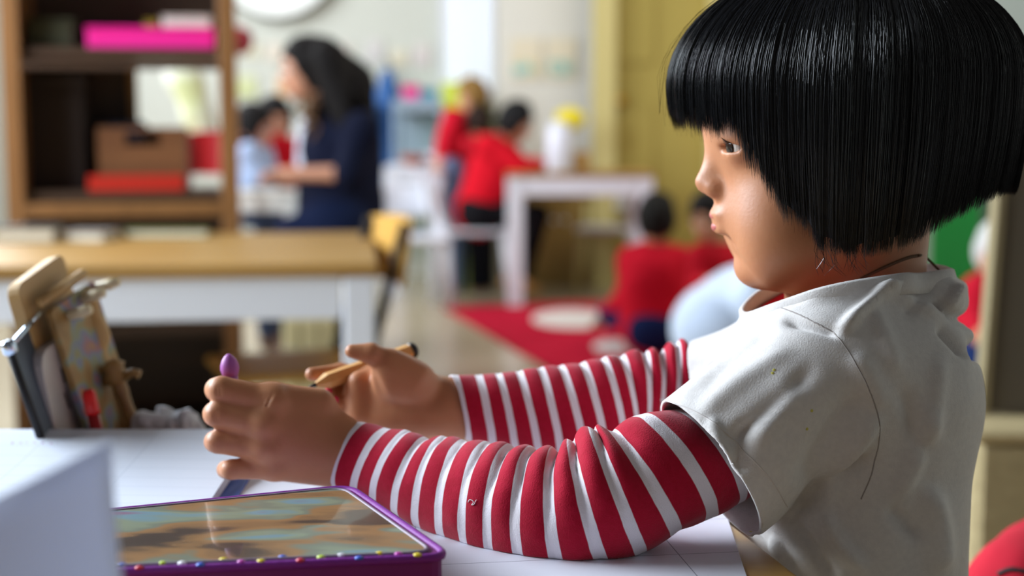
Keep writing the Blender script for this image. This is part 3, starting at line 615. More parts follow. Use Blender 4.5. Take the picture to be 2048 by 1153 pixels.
mb.build('handwriting', mat('magenta_ink', '#B53CA0', .7), wb, True)
# upright white page in the near left corner, of paper that lets some light through
M_tl = mat('white_drawing_paper', '#DDE1F0', .8); _nt = M_tl.node_tree; _tr = _nt.nodes.new('ShaderNodeBsdfTranslucent'); _tr.inputs[0].default_value = srgb('#DDE1F0'); _mx = _nt.nodes.new('ShaderNodeMixShader'); _mx.inputs[0].default_value = .30
_nt.links.new(_nt.nodes['Principled BSDF'].outputs[0], _mx.inputs[1]); _nt.links.new(_tr.outputs[0], _mx.inputs[2]); _nt.links.new(_mx.outputs[0], _nt.nodes['Material Output'].inputs[0])
pg = []; nu = 22
for i in range(nu+1):
    u = i/nu; x = -.26+(.26-.1415)*u; Y = .455+.05*u**1.5+.012*math.sin(u*5); zt = .698+(wz(866, .505)-.698)*u**.9
    for j in range(12): w_ = j/11; pg.append((x+.010*(1-w_)**2, Y+.045*(1-w_)**2.2, TZ+.0012+(zt-TZ-.0012)*w_))
F = [(i*12+j, (i+1)*12+j, (i+1)*12+j+1, i*12+j+1) for i in range(nu) for j in range(11)]
o = mesh('upright_page', pg, F, M_tl, None, True); md = o.modifiers.new('t', 'SOLIDIFY'); md.thickness = .0006; recenter(o); tag(o, 'large white page standing upright and very blurred in the near left corner', 'paper')
# purple pencil case
zt = TZ+.036; cs = [T(120, 1032, zt)[:2], T(700, 974, zt)[:2], T(898, 1112, zt)[:2], T(140, 1146, zt)[:2]]
def rounded(poly, r, n=6):
    out = []; m = len(poly)
    for k in range(m):
        p = np.array(poly[k]); a = nrm(np.array(poly[k-1])-p); b = nrm(np.array(poly[(k+1) % m])-p); p0, p1 = p+a*r, p+b*r
        for t in np.linspace(0, 1, n): out.append((1-t)**2*p0+2*t*(1-t)*p+t*t*p1)
    return out
pc = empty('pencil_case', tuple(np.mean(cs, 0))+(TZ,), 'purple pencil case with a colourful picture panel lying in front, left of the elbow', 'pencil case')
Pr = rounded(cs, .014)[::-1]; M_pur = mat('purple_fabric', '#7A1C8A', .6, bump=(400, .4, .001)); M_pur2 = mat('magenta_fabric', '#74106c', .6)
cen = np.mean(Pr, 0); sh_in = lambda P_, q: [cen+(p-cen)*q for p in P_]
V = []; n = len(Pr)
for q, z in ((.985, TZ+.001), (1.0, TZ+.005), (1.0, zt-.004), (.985, zt)): V += [(p[0], p[1], z) for p in sh_in(Pr, q)]
F = [(j*n+k, j*n+(k+1) % n, (j+1)*n+(k+1) % n, (j+1)*n+k) for j in range(3) for k in range(n)] + [tuple(range(3*n, 4*n)), tuple(range(n-1, -1, -1))]
o = mesh('case_body', V, F, M_pur2, pc, False)
def loop_tube(name, P_, z, r, m, parent): 
    pts = [(p[0], p[1], z) for p in P_]; pts = pts+[pts[0]]; return MB().tube(pts, r, 8, cap=False).build(name, m, parent, True)
loop_tube('piping', Pr, zt-.001, .0026, M_pur, pc); loop_tube('piping', Pr, TZ+.004, .0024, M_pur, pc); loop_tube('zipper', sh_in(Pr, 1.004), TZ+.019, .0016, mat('dark_zip', '#2a1830', .5), pc)
m = bpy.data.materials.new('picture_panel'); m.use_nodes = True; nt_ = m.node_tree; b = nt_.nodes['Principled BSDF']; tc = nt_.nodes.new('ShaderNodeTexCoord'); mp = nt_.nodes.new('ShaderNodeMapping'); mp.inputs['Scale'].default_value = (.6, 1.5, 1); mp.inputs['Location'].default_value = (.31, .12, 0)
nz = nt_.nodes.new('ShaderNodeTexNoise'); nz.inputs['Scale'].default_value = 20; nz.inputs['Detail'].default_value = 2; nz.inputs['Distortion'].default_value = .3; rp = nt_.nodes.new('ShaderNodeValToRGB'); rp.color_ramp.interpolation = 'EASE'
cols = [(.0, '#3a3230'), (.36, '#4f443c'), (.43, '#8d6c4c'), (.48, '#9c7650'), (.53, '#7c8272'), (.58, '#8a937c'), (.65, '#7896a0'), (.74, '#8f6c84'), (.85, '#807a76')]
el = rp.color_ramp.elements; el[0].position = 0; el[0].color = srgb(cols[0][1]); el[1].position = cols[-1][0]; el[1].color = srgb(cols[-1][1])
for p_, c_ in cols[1:-1]: e = el.new(p_); e.color = srgb(c_)
nt_.links.new(tc.outputs['Object'], mp.inputs['Vector']); nt_.links.new(mp.outputs['Vector'], nz.inputs['Vector']); nt_.links.new(nz.outputs['Fac'], rp.inputs['Fac']); nt_.links.new(rp.outputs['Color'], b.inputs['Base Color']); b.inputs['Roughness'].default_value = .22; b.inputs['Coat Weight'].default_value = .5
Pi = sh_in(Pr, .93); slab('picture_panel', Pi, zt, zt+.0012, m, pc)
loop_tube('panel_edge', Pi, zt+.0008, .0012, mat('pale_edge', '#8a7a8c', .5), pc)
dc = ['#D9C22E', '#3D5FC4', '#C42E46', '#B9CE4A', '#E6E2E8', '#3D5FC4', '#D9C22E', '#B43A9E']; k_ = 0
for t in np.linspace(.06, .94, 17):
    p = cs[3]*(1-t)+cs[2]*t; p = cen+(p-cen)*.955; p = p+np.array([0, .004*math.sin(k_*2.3)])
    o = MB().lathe([(.0026, 0), (.0024, .0008), (.001, .0014)], (p[0], p[1], zt+.0008), 10).build('dot', mat('dot_'+dc[k_ % 8][1:], dc[k_ % 8], .4), pc, True); k_ += 1
MB().box((cs[2][0]-.012, cs[2][1]+.010, TZ+.019), (.014, .006, .008), rz=.6, bev=.002).build('zip_pull', mat('steel', '#9a9aa2', .3, metal=1), pc)

# ------------------------------------------------------------------ boards and things standing at the far left of the table
def lean_slab(name, nt_px, ft_px, nb_px, h_t, thick, m, parent=None, r=.012, wob=None, zb=TZ+.001):
    """slab given by its near-top and far-top corners (px, py, Y) and the near-bottom pixel column; it stands on the table"""
    A_, B_ = W(*nt_px), W(*ft_px); nb = np.array([W(nb_px[0], 900, nb_px[1])[0], nb_px[1], zb]); dn_ = nb-A_; dn_ = dn_*((zb-A_[2])/dn_[2]); C_ = A_+dn_; ddn = dn_*((zb-B_[2])/dn_[2]); D2 = B_+ddn
    n_ = nrm(np.cross(B_-A_, dn_)); n_ = n_ if n_[0] > 0 else -n_; quad = [A_, B_, D2, C_]; out = []
    for k in range(4):
        p = quad[k]; a, b = nrm(quad[k-1]-p), nrm(quad[(k+1) % 4]-p); rr_ = r if k < 2 else .002
        for t in np.linspace(0, 1, 5): out.append((1-t)**2*(p+a*rr_)+2*t*(1-t)*p+t*t*(p+b*rr_))
    if wob: out = wob(out)
    n = len(out); V = [p for p in out]+[p-n_*thick for p in out]; F = [tuple(range(n-1, -1, -1)), tuple(range(n, 2*n))]+[(k, (k+1) % n, n+(k+1) % n, n+k) for k in range(n)]
    o = mesh(name, V, F, m, parent, False); b = o.modifiers.new('bevel', 'BEVEL'); b.width = min(.0018, thick*.3); b.segments = 2; b.limit_method = 'ANGLE'; return o, quad, n_
M_bd = wood('pale_beech', '#B08A54', '#C8A46C', 30, (1, .2, .2))
o, q_, n_ = lean_slab('wooden_board', (34, 572, 1.14), (126, 505, 1.232), (128, 1.15), 0, .011, M_bd); recenter(o); tag(o, 'pale wooden board with rounded corners leaning at the back of the left group', 'board')
o, q_, n_ = lean_slab('metal_clipboard', (20, 690, 1.10), (100, 598, 1.205), (104, 1.112), 0, .004, mat('steel_blue_sheet', '#5f6876', .3, metal=.6), None, .004); recenter(o); tag(o, 'dark-edged metal clipboard with a pale top rail leaning in the left group', 'clipboard')
MB().tube([q_[0]+n_*.002, q_[1]+n_*.002], .0022, 8).build('top_rail', mat('chrome', '#C9D8EC', .15, metal=1), o, True)
MB().tube([q_[0]-n_*.002, q_[3]-n_*.002], .0036, 8).build('edge_strip', M_dark, o, True)
MB().lathe([(.0045, -.006), (.0062, -.004), (.0062, .004), (.0045, .006)], q_[0]+V3(0, -.002, -.002), 14, nrm(q_[3]-q_[0])).build('corner_cap', mat('chrome', '#C9D8EC', .15, metal=1), o, True)
# white tin with strokes
o, q_, n_ = lean_slab('white_tin', (76, 705, 1.128), (176, 652, 1.215), (122, 1.134), 0, .013, mat('glossy_offwhite', '#BDB2AC', .3, spec=.6), None, .022); o.modifiers['bevel'].width = .005; o.modifiers['bevel'].segments = 4
tn_ = o; me = o.data; v = np.array([x.co[:] for x in me.vertices]); bv = BVHTree.FromPolygons([tuple(x) for x in v], [tuple(p.vertices) for p in me.polygons])
recenter(o); tag(o, 'rounded off-white tin with three dark strokes leaning behind the workbook', 'tin')
for a, b in (((122, 735), (130, 768)), ((140, 728), (150, 758)), ((128, 785), (140, 820))):
    pts = []
    for t in np.linspace(0, 1, 7):
        h_ = bv.ray_cast(Vector(CAM), Vector(nrm(ray(a[0]+(b[0]-a[0])*t, a[1]+(b[1]-a[1])*t))))
        if h_[0] is not None: pts.append(np.array(h_[0]))
    if len(pts) > 2: MB().tube(pts, [.0006]+[.0016]*(len(pts)-2)+[.0006], 6).build('stroke', mat('brown_ink', '#40322c', .7), tn_, True)
# painted board with pegs
def wavy(P_):
    return P_
Mp = bpy.data.materials.new('painted_board'); Mp.use_nodes = True; nt_ = Mp.node_tree; b = nt_.nodes['Principled BSDF']; tc = nt_.nodes.new('ShaderNodeTexCoord'); nz = nt_.nodes.new('ShaderNodeTexNoise'); nz.inputs['Scale'].default_value = 42; nz.inputs['Detail'].default_value = 1; rp = nt_.nodes.new('ShaderNodeValToRGB')
el = rp.color_ramp.elements; cols = [(.3, '#8b6a3a'), (.43, '#A07C46'), (.50, '#8a8d6a'), (.56, '#77809A'), (.62, '#9c6f78'), (.7, '#B08440')]; el[0].position = cols[0][0]; el[0].color = srgb(cols[0][1]); el[1].position = cols[-1][0]; el[1].color = srgb(cols[-1][1])
for p_, c_ in cols[1:-1]: e = el.new(p_); e.color = srgb(c_)
nt_.links.new(tc.outputs['Object'], nz.inputs['Vector']); nt_.links.new(nz.outputs['Fac'], rp.inputs['Fac']); nt_.links.new(rp.outputs['Color'], b.inputs['Base Color']); b.inputs['Roughness'].default_value = .5
o, q_, n_ = lean_slab('painted_board', (102, 622, 1.150), (188, 560, 1.225), (192, 1.16), 0, .006, Mp, None, .006); recenter(o); tag(o, 'wooden board painted in many colours with three pale pegs and a rail along its top', 'board')
MB().tube([W(80, 606, 1.150), W(166, 548, 1.222)], .0046, 8).build('top_rail', M_bd, o, True)
for k, t in enumerate((.30, .66, 1.02)):
    p = q_[0]*(1-t)+q_[1]*t + (q_[3]-q_[0])*(.06 if k else .10); MB().tube([p-n_*.004, p+n_*.004+V3(.008, -.004, .002), p+V3(.020, -.008, .006)], [.0042, .0050, .0042], 10).build('peg', mat('pale_peg', '#D8C8A4', .5), o, True)
# rounded wooden palette board behind it, wider, shaped edge
s = SDF(); sp = [(190, 590), (205, 650), (206, 690), (222, 740), (245, 800), (262, 850)]
for k in range(len(sp)-1): s.cap(W(sp[k][0]-14, sp[k][1], 1.215), W(sp[k+1][0]-14, sp[k+1][1], 1.215), .0075, .0075, k=.004)
s.ell(W(196, 672, 1.215), (.011, .007, .011), k=.006).cap(W(248, 850, 1.215), W(256, 900, 1.215), .0075, .0075).plane((0, 0, TZ+.001), (0, 0, -1), k=.001)
v, f = s.mesh(.0022); o = link('carved_stick', fast_mesh('carved_stick', smooth_vf(v, f, 1), f), M_bd); recenter(o); tag(o, 'carved wooden stick with a bulge leaning along the painted board\'s right edge', 'stick')
# red marker
a, b_ = W(176, 780, 1.135), W(208, 930, 1.135); a_b = b_-a; b_ = a + a_b*((TZ+.006-a[2])/a_b[2]); mk = empty('red_marker', tuple(b_), 'red marker leaning against the painted board behind the workbook', 'marker'); d = nrm(a-b_); L_ = np.linalg.norm(a-b_)
MB().lathe([(.0045, 0), (.0052, .002), (.0052, L_*.62)], b_, 14, d).build('barrel', mat('dark_red_plastic', '#8E0F14', .35), mk, True); MB().lathe([(.0058, L_*.60), (.006, L_*.66), (.0056, L_-.004), (.004, L_)], b_, 14, d).build('cap', mat('bright_red_plastic', '#D01818', .3), mk, True)
# knobbed sticks
ks = empty('bamboo_stick', tuple(W(272, 905, 1.20)*V3(1, 1, 0)+V3(0, 0, TZ)), 'knotty bamboo stick with a forked head right of the painted board', 'stick'); M_bb = wood('bamboo', '#7A5A30', '#A07A42', 40)
a = W(232, 752, 1.20); b_ = W(276, 905, 1.20); b_[2] = TZ+.003
MB().tube([a+(b_-a)*t for t in np.linspace(0, 1, 9)], [.0075, .0062, .0068, .0056, .0056, .0062, .0054, .0054, .0056], 12).build('shaft', M_bb, ks, True)
MB().lathe([(.003, -.008), (.0105, -.006), (.0115, 0), (.008, .005), (.011, .009), (.004, .014)], a, 14, nrm(a-b_)).build('knob', M_bb, ks, True)
MB().tube([a+V3(.004, -.004, -.002), a+V3(.016, -.006, .004), a+V3(.022, -.006, .002)], [.004, .0036, .0042], 8).build('fork', M_bb, ks, True)
# crumpled tissues
for k, (px, py, rx, ry, lb) in enumerate(((310, 858, .016, .014, 'larger crumpled white tissue right of the bamboo stick'), (362, 862, .014, .012, 'smaller crumpled white tissue nearest to the fist'))):
    s = SDF(); c = W(px, py, 1.20); c[2] = TZ+.014
    for j in range(6): a_ = j*1.05+k; s.ell(c+V3(math.cos(a_)*rx*.8, math.sin(a_)*rx*.5, .004*math.sin(j*2.1)), (rx*.6, rx*.5, ry*(.8+.3*math.sin(j*3+k))), k=.004)
    v, f = s.mesh(.0025); nn_ = normals_vf(v, f); v = v+nn_*(vnoise(v, 180, k)*.003)[:, None]; v[:, 2] = np.maximum(v[:, 2], TZ+.0006); o = link('tissue', fast_mesh('tissue', v, f), mat('tissue_white', '#C9CBD2', .9), None, False); recenter(o); tag(o, lb, 'tissue', 'tissues at the back of the table')
# ------------------------------------------------------------------ people in the background
def figure(label, Y, J, shirt, pants, hair, face, adult=False, longs=True, shoe='#5a4030', skin='#C08560', sc_=1.0, group=None, hairlen=None, front=None, torso=None):
    """J: joint -> (px, py, dY); builds body, shirt, trousers, hair, eyes, mouth and shoes under one root"""
    P = {k: W(v[0], v[1], Y+(v[2] if len(v) > 2 else 0)) for k, v in J.items()}
    root = empty('person', (P['pelvis'][0], P['pelvis'][1], 0), label, 'person', group)
    g = (1.25 if adult else 1.0)*sc_; hr = np.array([.074, .066, .088])*(1.12 if adult else 1.0)*sc_; fd = nrm(face); R = rotm(fd); hc = P['head']
    H = lambda a, b, c: hc + R.T @ (np.array([a, b, c])*(1.12 if adult else 1.0)*sc_)
    m_skin = mat('skin_'+skin[1:], skin, .5, var=(skin, 20, .3, .7))
    neck = hc + nrm(P['chest']-hc)*.10*g; tr = torso or .085*g
    s = SDF().ell(hc, hr, R=R, k=.01).ell(H(.035, 0, -.045), (.035*g, .038*g, .035*g), R=R, k=.02).ell(H(.078, 0, -.012), (.012*g, .009*g, .014*g), k=.008)
    for q in (-1, 1): s.ell(H(-.004, q*.066, -.008), (.012*g, .007*g, .018*g), R=R, k=.004)
    s.cap(H(-.01, 0, -.05), P['chest'], .034*g, .04*g, k=.02).cap(P['chest'], P['pelvis'], tr*.85, tr*.85, k=.03)
    hs = MB()
    for q in ('n', 'f'):
        s.cap(P['sh'+q], P['el'+q], .030*g, .025*g, k=.015).cap(P['el'+q], P['ha'+q], .024*g, .018*g, k=.008)
        d = nrm(P['ha'+q]-P['el'+q]); c = P['ha'+q] + d*.02*g; sd = nrm(np.cross(d, (0, .3, 1)));
        s.cap(P['ha'+q], c+d*.022*g, .019*g, .020*g, k=.008)
        for i in range(4):
            o = c + d*.030*g + sd*(i-1.5)*.0105*g; l = (.042, .048, .045, .036)[i]*g; bd = nrm(d+V3(0, 0, -.5)); s2_ = [o, o+d*l*.5, o+d*l*.5+bd*l*.5]; hs.tube(s2_, [.0075*g, .007*g, .0045*g], 6)
        o = c + sd*.016*g; hs.tube([o, o+nrm(d+sd*.9)*.022*g, o+nrm(d*1.5+sd*.5)*.042*g], [.009*g, .008*g, .005*g], 6)
        kn, ft = P['kn'+q], P['ft'+q]; hp = P['pelvis'] + (V3(0, -.045*g, 0) if q == 'n' else V3(0, .045*g, 0))
        s.cap(hp, kn, .055*g, .040*g, k=.02).cap(kn, ft, .038*g, .026*g, k=.01)
    v, f = s.mesh(.0095 if Y > 4.5 else .0075); n0 = len(v); V_ = np.concatenate([smooth_vf(v, f, 1), np.array(hs.v)]); me = bpy.data.meshes.new('body')
    me.from_pydata(V_.tolist(), [], [tuple(map(int, x)) for x in f] + [tuple(i+n0 for i in x) for x in hs.f]); link('body', me, m_skin, root)
    # shirt
    s = SDF(); a = .013*g
    s.cap(P['chest'], P['pelvis'], tr+a*.5, tr*1.02+a, k=.03)
    s.cap(P['shn'], P['shf'], .042*g+a, .042*g+a, k=.03)
    s.cap(neck*.6+P['chest']*.4, P['chest'], .045*g, tr*.9, k=.02)
    for q in ('n', 'f'):
        s.cap(P['sh'+q], P['el'+q], .033*g+a, .029*g+a, k=.02)
        if longs: s.cap(P['el'+q], P['el'+q]*.18+P['ha'+q]*.82, .028*g+a, .020*g+a, k=.008)
    v, f = s.mesh(.0095); v = smooth_vf(v, f, 2); v = v + normals_vf(v, f)*(vnoise(v, 18, 3)*.006)[:, None]
    sh_ = link('shirt' if not adult else 'cardigan', fast_mesh('shirt', v, f), mat('cloth_'+shirt[1:], shirt, .9, bump=(200, .3, .002), spec=.1), root)
    ring = nrm(P['chest']-hc); cc = neck + ring*.012
    rp = []; u = nrm(np.cross(ring, (0, 1, .2))); w = np.cross(ring, u)
    for k in range(17): rp.append(cc + (u*math.cos(k*math.pi/8)+w*math.sin(k*math.pi/8))*.043*g)
    MB().tube(rp, .008*g, 6, cap=False).build('collar', mat('cloth_'+shirt[1:], shirt, .9), sh_, True)
    if front:
        fp = P['chest'] + fd*V3(1, 1, 0)*(tr*.98) + V3(.02, 0, .03) ; s = SDF().cap(fp+V3(0, 0, .03), fp+V3(0, 0, -.09), .036, .045, k=.02); v, f = s.mesh(.01); link('undershirt', fast_mesh('undershirt', v, f), mat('cloth_'+front[1:], front, .9), root)
    # trousers
    s = SDF().cap(P['pelvis']+V3(0, -.03*g, 0), P['pelvis']+V3(0, .03*g, 0), tr*1.0, tr*1.0, k=.03)
    for q in ('n', 'f'):
        kn, ft = P['kn'+q], P['ft'+q]; hp = P['pelvis'] + (V3(0, -.045*g, 0) if q == 'n' else V3(0, .045*g, 0))
        s.cap(hp, kn, .066*g, .052*g, k=.02).cap(kn, kn*.12+ft*.88, .051*g, .042*g, k=.01)
    v, f = s.mesh(.0095); v = smooth_vf(v, f, 2); v[:, 2] = np.maximum(v[:, 2], .0135); link('trousers', fast_mesh('trousers', v, f), mat('cloth_'+pants[1:], pants, .9, spec=.1), root)
    for q in ('n', 'f'):
        ft = P['ft'+q].copy(); d = fd*V3(1, 1, 0) + V3(0, 1e-3, 0); d = nrm(d); ft[2] = max(ft[2], .04)
        s = SDF().cap(ft, ft+d*.07*g-V3(0, 0, .010), .036*g, .030*g, k=.01); v, f = s.mesh(.008); v[:, 2] = np.maximum(v[:, 2], .0135); link('shoe', fast_mesh('shoe', v, f), mat('leather_'+shoe[1:], shoe, .5), root)
    # hair
    s = SDF().ell(H(-.008, 0, .012), hr*1.13, R=R, k=.01).ell(H(.070, 0, -.022), (.052*g, .058*g, .074*g), R=R, k=.008, op='s').ell(H(-.02, 0, -.13), (.08*g, .06*g, .055*g), R=R, k=.01, op='s')
    mh = mat('hair_'+hair[1:], hair, .75, spec=.2)
    if hairlen:
        for (p0, p1, r0, r1) in hairlen: s.cap(W(*p0), W(*p1), r0, r1, k=.02)
    v, f = s.mesh(.0075); v = smooth_vf(v, f, 1); nn_ = normals_vf(v, f); v = v + nn_*(vnoise(v*np.array([2.5, 2.5, .8]), 40, 5)*.005)[:, None]; ho = link('hair', fast_mesh('hair', v, f), mh, root)
    for q in (-1, 1):
        c = H(.066, q*.024, .006); e = MB().lathe([(math.sin(t)*.009*g, -math.cos(t)*.009*g) for t in np.linspace(.05, 3.09, 8)], c, 10, fd).build('eyeball', M_ew, root, True)
        MB().lathe([(.005*g, .0074*g), (.001, .0096*g)], c, 10, fd).build('iris', M_ir, e, True)
        MB().tube([H(.074, q*.014, .024), H(.073, q*.026, .027), H(.066, q*.038, .023)], .003*g, 5).build('eyebrow', mh, root, True)
    MB().tube([H(.070, -.018, -.046), H(.077, 0, -.048), H(.070, .018, -.046)], [.002, .0045*g, .002], 6).build('lips', M_lp, root, True)
    return root, P
M_ew = mat('eye_white_far', '#E4DFD8', .3); M_ir = mat('iris_far', '#20140f', .3); M_lp = mat('lips_far', '#A8504A', .5)
def curls(root, starts, m, name='curl'):
    mb = MB()
    for (p, L_, r, k) in starts:
        pts = [p + V3(math.sin(u*k*6.28+k)*.014+.02*u, math.cos(u*k*6.28)*.014, -u*L_) for u in np.linspace(0, 1, 22)]; mb.tube(pts, np.linspace(r, r*.5, 22), 6)
    o = mb.build('curls', m, root, True); o['kind'] = 'stuff'; return o
wm, P = figure('woman with long dark curly hair in a navy cardigan behind the left white table', 5.0,
    dict(head=(613, 142), chest=(680, 290, .02), pelvis=(680, 440), shn=(722, 262, -.13), shf=(640, 262, .15), eln=(698, 348, -.17), elf=(625, 345, .15), han=(592, 348, -.16), haf=(568, 352, .02),
         knn=(585, 470, -.08), knf=(600, 455, .14), ftn=(600, 715, -.08), ftf=(620, 700, .14)), '#14182c', '#141d38', '#120d0c', (-.93, -.34, -.22), adult=True, longs=False, skin='#C98F72', front='#D9DCEC', torso=.138,
    hairlen=[((640, 120, 5.02), (700, 170, 5.03), .085, .085), ((700, 170, 5.03), (722, 300, 5.02), .085, .06), ((655, 120, 4.96), (690, 240, 4.90), .07, .045), ((655, 110, 5.08), (650, 240, 5.1), .05, .03)])
rs = random.Random(3); curls(wm, [(W(rs.uniform(640, 735), rs.uniform(150, 220), rs.uniform(4.88, 5.1)), rs.uniform(.16, .26), rs.uniform(.008, .013), rs.uniform(1.4, 2.4)) for _ in range(46)], mat('hair_120d0c', '#120d0c', .6))
curls(wm, [(W(rs.uniform(588, 640), rs.uniform(190, 215), rs.uniform(4.88, 4.95)), rs.uniform(.10, .17), .008, rs.uniform(1.4, 2.4)) for _ in range(9)], mat('hair_brown', '#6B4A28', .5))
st = empty('stool', (P['pelvis'][0], P['pelvis'][1], 0), 'low dark stool under the woman in the navy cardigan', 'stool'); pz = P['pelvis'][2]-.17
MB().lathe([(.16, pz-.03), (.17, pz-.02), (.17, pz), (.15, pz+.005)], (P['pelvis'][0], P['pelvis'][1], 0), 24).build('seat', M_blk, st, True)
for k in range(4): a = k*1.57+.78; MB().tube([(P['pelvis'][0]+.1*math.cos(a), P['pelvis'][1]+.1*math.sin(a), pz-.02), (P['pelvis'][0]+.15*math.cos(a), P['pelvis'][1]+.15*math.sin(a), 0)], .012, 8).build('leg', M_blk, st, True)
figure('child in a pale blue top behind the small cream table beside the shelf unit', 5.45,
    dict(head=(506, 262), chest=(506, 335), pelvis=(498, 405), shn=(498, 312, -.09), shf=(518, 312, .09), eln=(515, 352, -.12), elf=(530, 350, .1), han=(552, 358, -.10), haf=(556, 350, .05),
         knn=(535, 440, -.05), knf=(540, 440, .08), ftn=(535, 690, -.05), ftf=(542, 680, .08)), '#A9BBDD', '#3b4660', '#1A1718', (.95, -.25, -.2), skin='#C88D78')
figure('child with dark hair in a red top leaning towards the woman\'s hands', 5.75,
    dict(head=(549, 244), chest=(560, 318), pelvis=(562, 395), shn=(545, 300, -.09), shf=(580, 300, .09), eln=(540, 335, -.13), elf=(585, 340, .05), han=(556, 350, -.2), haf=(566, 350, -.16),
         knn=(560, 430, -.15), knf=(590, 430, -.12), ftn=(560, 668, -.15), ftf=(590, 672, -.12)), '#C01426', '#7a1620', '#191617', (.3, -.9, -.3), skin='#C99072')
figure('blond child in a red top standing behind the boy bending forward', 7.45,
    dict(head=(946, 194), chest=(912, 262), pelvis=(905, 335), shn=(905, 238, -.09), shf=(930, 238, .09), eln=(888, 285, -.11), elf=(920, 290, .1), han=(880, 318, -.2), haf=(900, 322, .0),
         knn=(905, 450, -.05), knf=(915, 450, .06), ftn=(905, 600, -.05), ftf=(918, 598, .06)), '#C81A30', '#7d9cc8', '#8A6A3A', (-.9, -.25, -.35), skin='#D39C7C', sc_=1.0)
figure('dark-haired child mostly hidden behind the red back of the boy bending forward', 7.38,
    dict(head=(958, 246), chest=(958, 312), pelvis=(962, 395), shn=(940, 290, -.06), shf=(976, 290, .06), eln=(935, 335, .05), elf=(985, 335, .1), han=(940, 360, .18), haf=(980, 360, .2),
         knn=(950, 450, .05), knf=(975, 450, .1), ftn=(950, 590, .05), ftf=(975, 590, .1)), '#B81A2A', '#20222a', '#2a1d18', (.1, .95, -.3), skin='#B98060', sc_=.9)
figure('black-haired boy in a red sweater bending forward at the centre white table', 7.02,
    dict(head=(1030, 246), chest=(992, 325), pelvis=(958, 424), shn=(975, 292, -.11), shf=(1005, 290, .11), eln=(1035, 335, -.15), elf=(1045, 330, .15), han=(1082, 328, -.08), haf=(1088, 330, .12),
         knn=(1075, 430, -.08), knf=(1078, 430, .1), ftn=(1015, 562, -.06), ftf=(1040, 575, .1)), '#CC1326', '#17171b', '#121214', (.85, -.2, -.5), skin='#B97F5E', shoe='#B98A4E', torso=.112, sc_=1.07)
figure('boy in a red sweater sitting on the rug with his back to the camera', 5.35,
    dict(head=(1313, 440), chest=(1305, 548, -.01), pelvis=(1308, 650), shn=(1262, 520, -.0), shf=(1356, 518, 0), eln=(1252, 590, .02), elf=(1372, 590, .05), han=(1212, 630, .12), haf=(1395, 610, .25),
         knn=(1222, 628, .12), knf=(1390, 625, .2), ftn=(1260, 640, .34), ftf=(1350, 640, .36)), '#BE1228', '#16244c', '#14120f', (.25, .95, -.2), skin='#B47E5E', torso=.118, shoe='#1c3a7a')
figure('child in a red top on the rug just left of the girl\'s chin', 4.9,
    dict(head=(1418, 436), chest=(1432, 536), pelvis=(1430, 692), shn=(1404, 515, -.07), shf=(1462, 515, .07), eln=(1392, 575, -.12), elf=(1470, 580, -.05), han=(1418, 565, -.22), haf=(1440, 575, -.2),
         knn=(1400, 680, -.2), knf=(1480, 680, -.15), ftn=(1440, 745, -.3), ftf=(1450, 740, -.25)), '#B41224', '#191a24', '#181413', (-.5, -.75, -.4), skin='#C28C6C', sc_=.9)
figure('child in a white top crouching low behind the girl\'s chest', 4.15,
    dict(head=(1545, 520), chest=(1500, 606), pelvis=(1430, 655), shn=(1505, 590, -.1), shf=(1525, 590, .1), eln=(1520, 680, -.12), elf=(1540, 680, .1), han=(1545, 740, -.15), haf=(1560, 740, .1),
         knn=(1450, 770, -.08), knf=(1465, 770, .1), ftn=(1400, 810, -.08), ftf=(1410, 810, .1)), '#C9D6E8', '#B9C6DA', '#1a1512', (.8, -.2, -.6), skin='#B98060', torso=.115, sc_=1.0)
figure('child in a red top at the right, between grey t-shirt and grey-brown board', 3.85,
    dict(head=(2003, 512), chest=(1978, 610), pelvis=(1962, 700), shn=(1962, 585, -.08), shf=(1995, 585, .08), eln=(1948, 640, -.1), elf=(2010, 640, .1), han=(1962, 668, -.2), haf=(1995, 668, -.15),
         knn=(1950, 730, -.2), knf=(1995, 730, -.2), ftn=(1950, 850, -.2), ftf=(1992, 850, -.2)), '#B4162A', '#1d2f5c', '#C9C6C4', (-.4, -.8, -.3), skin='#C08A6A', sc_=.95)
# ------------------------------------------------------------------ the child at the table

M_skin = mat('child_skin', '#BC815B', 0.48, bump=(420, 0.22, 0.0006), var=('#B07450', 26, 0.35, 0.7), sss=(0.12, (1.0, 0.35, 0.2), 0.006))
M_hair = mat('black_hair', '#0f1014', 0.23, spec=0.48)
M_shirt = mat('heather_grey_jersey', '#D3CFCC', 0.9, bump=(900, 0.35, 0.0008), var=('#CAC6C4', 260, 0.3, 0.75), spec=0.12, sheen=0.25)
M_red = mat('red_jersey', '#B8102A', 0.9, bump=(900, 0.35, 0.0008), spec=0.12)
child = empty('person', W(1700, 900, YC)*np.array([1, 1, 0]) + V3(0, 0, 0.0),
              'girl with a black bob in a grey t-shirt over red and white striped sleeves', 'person')
def skin_part(name, s, h, m, parent, it=2, disp=None, bevel=None):
    v, f = s.mesh(h); v = smooth_vf(v, f, it)
    if disp: v = v + normals_vf(v, f)*disp(v)[:, None]
    return v, f
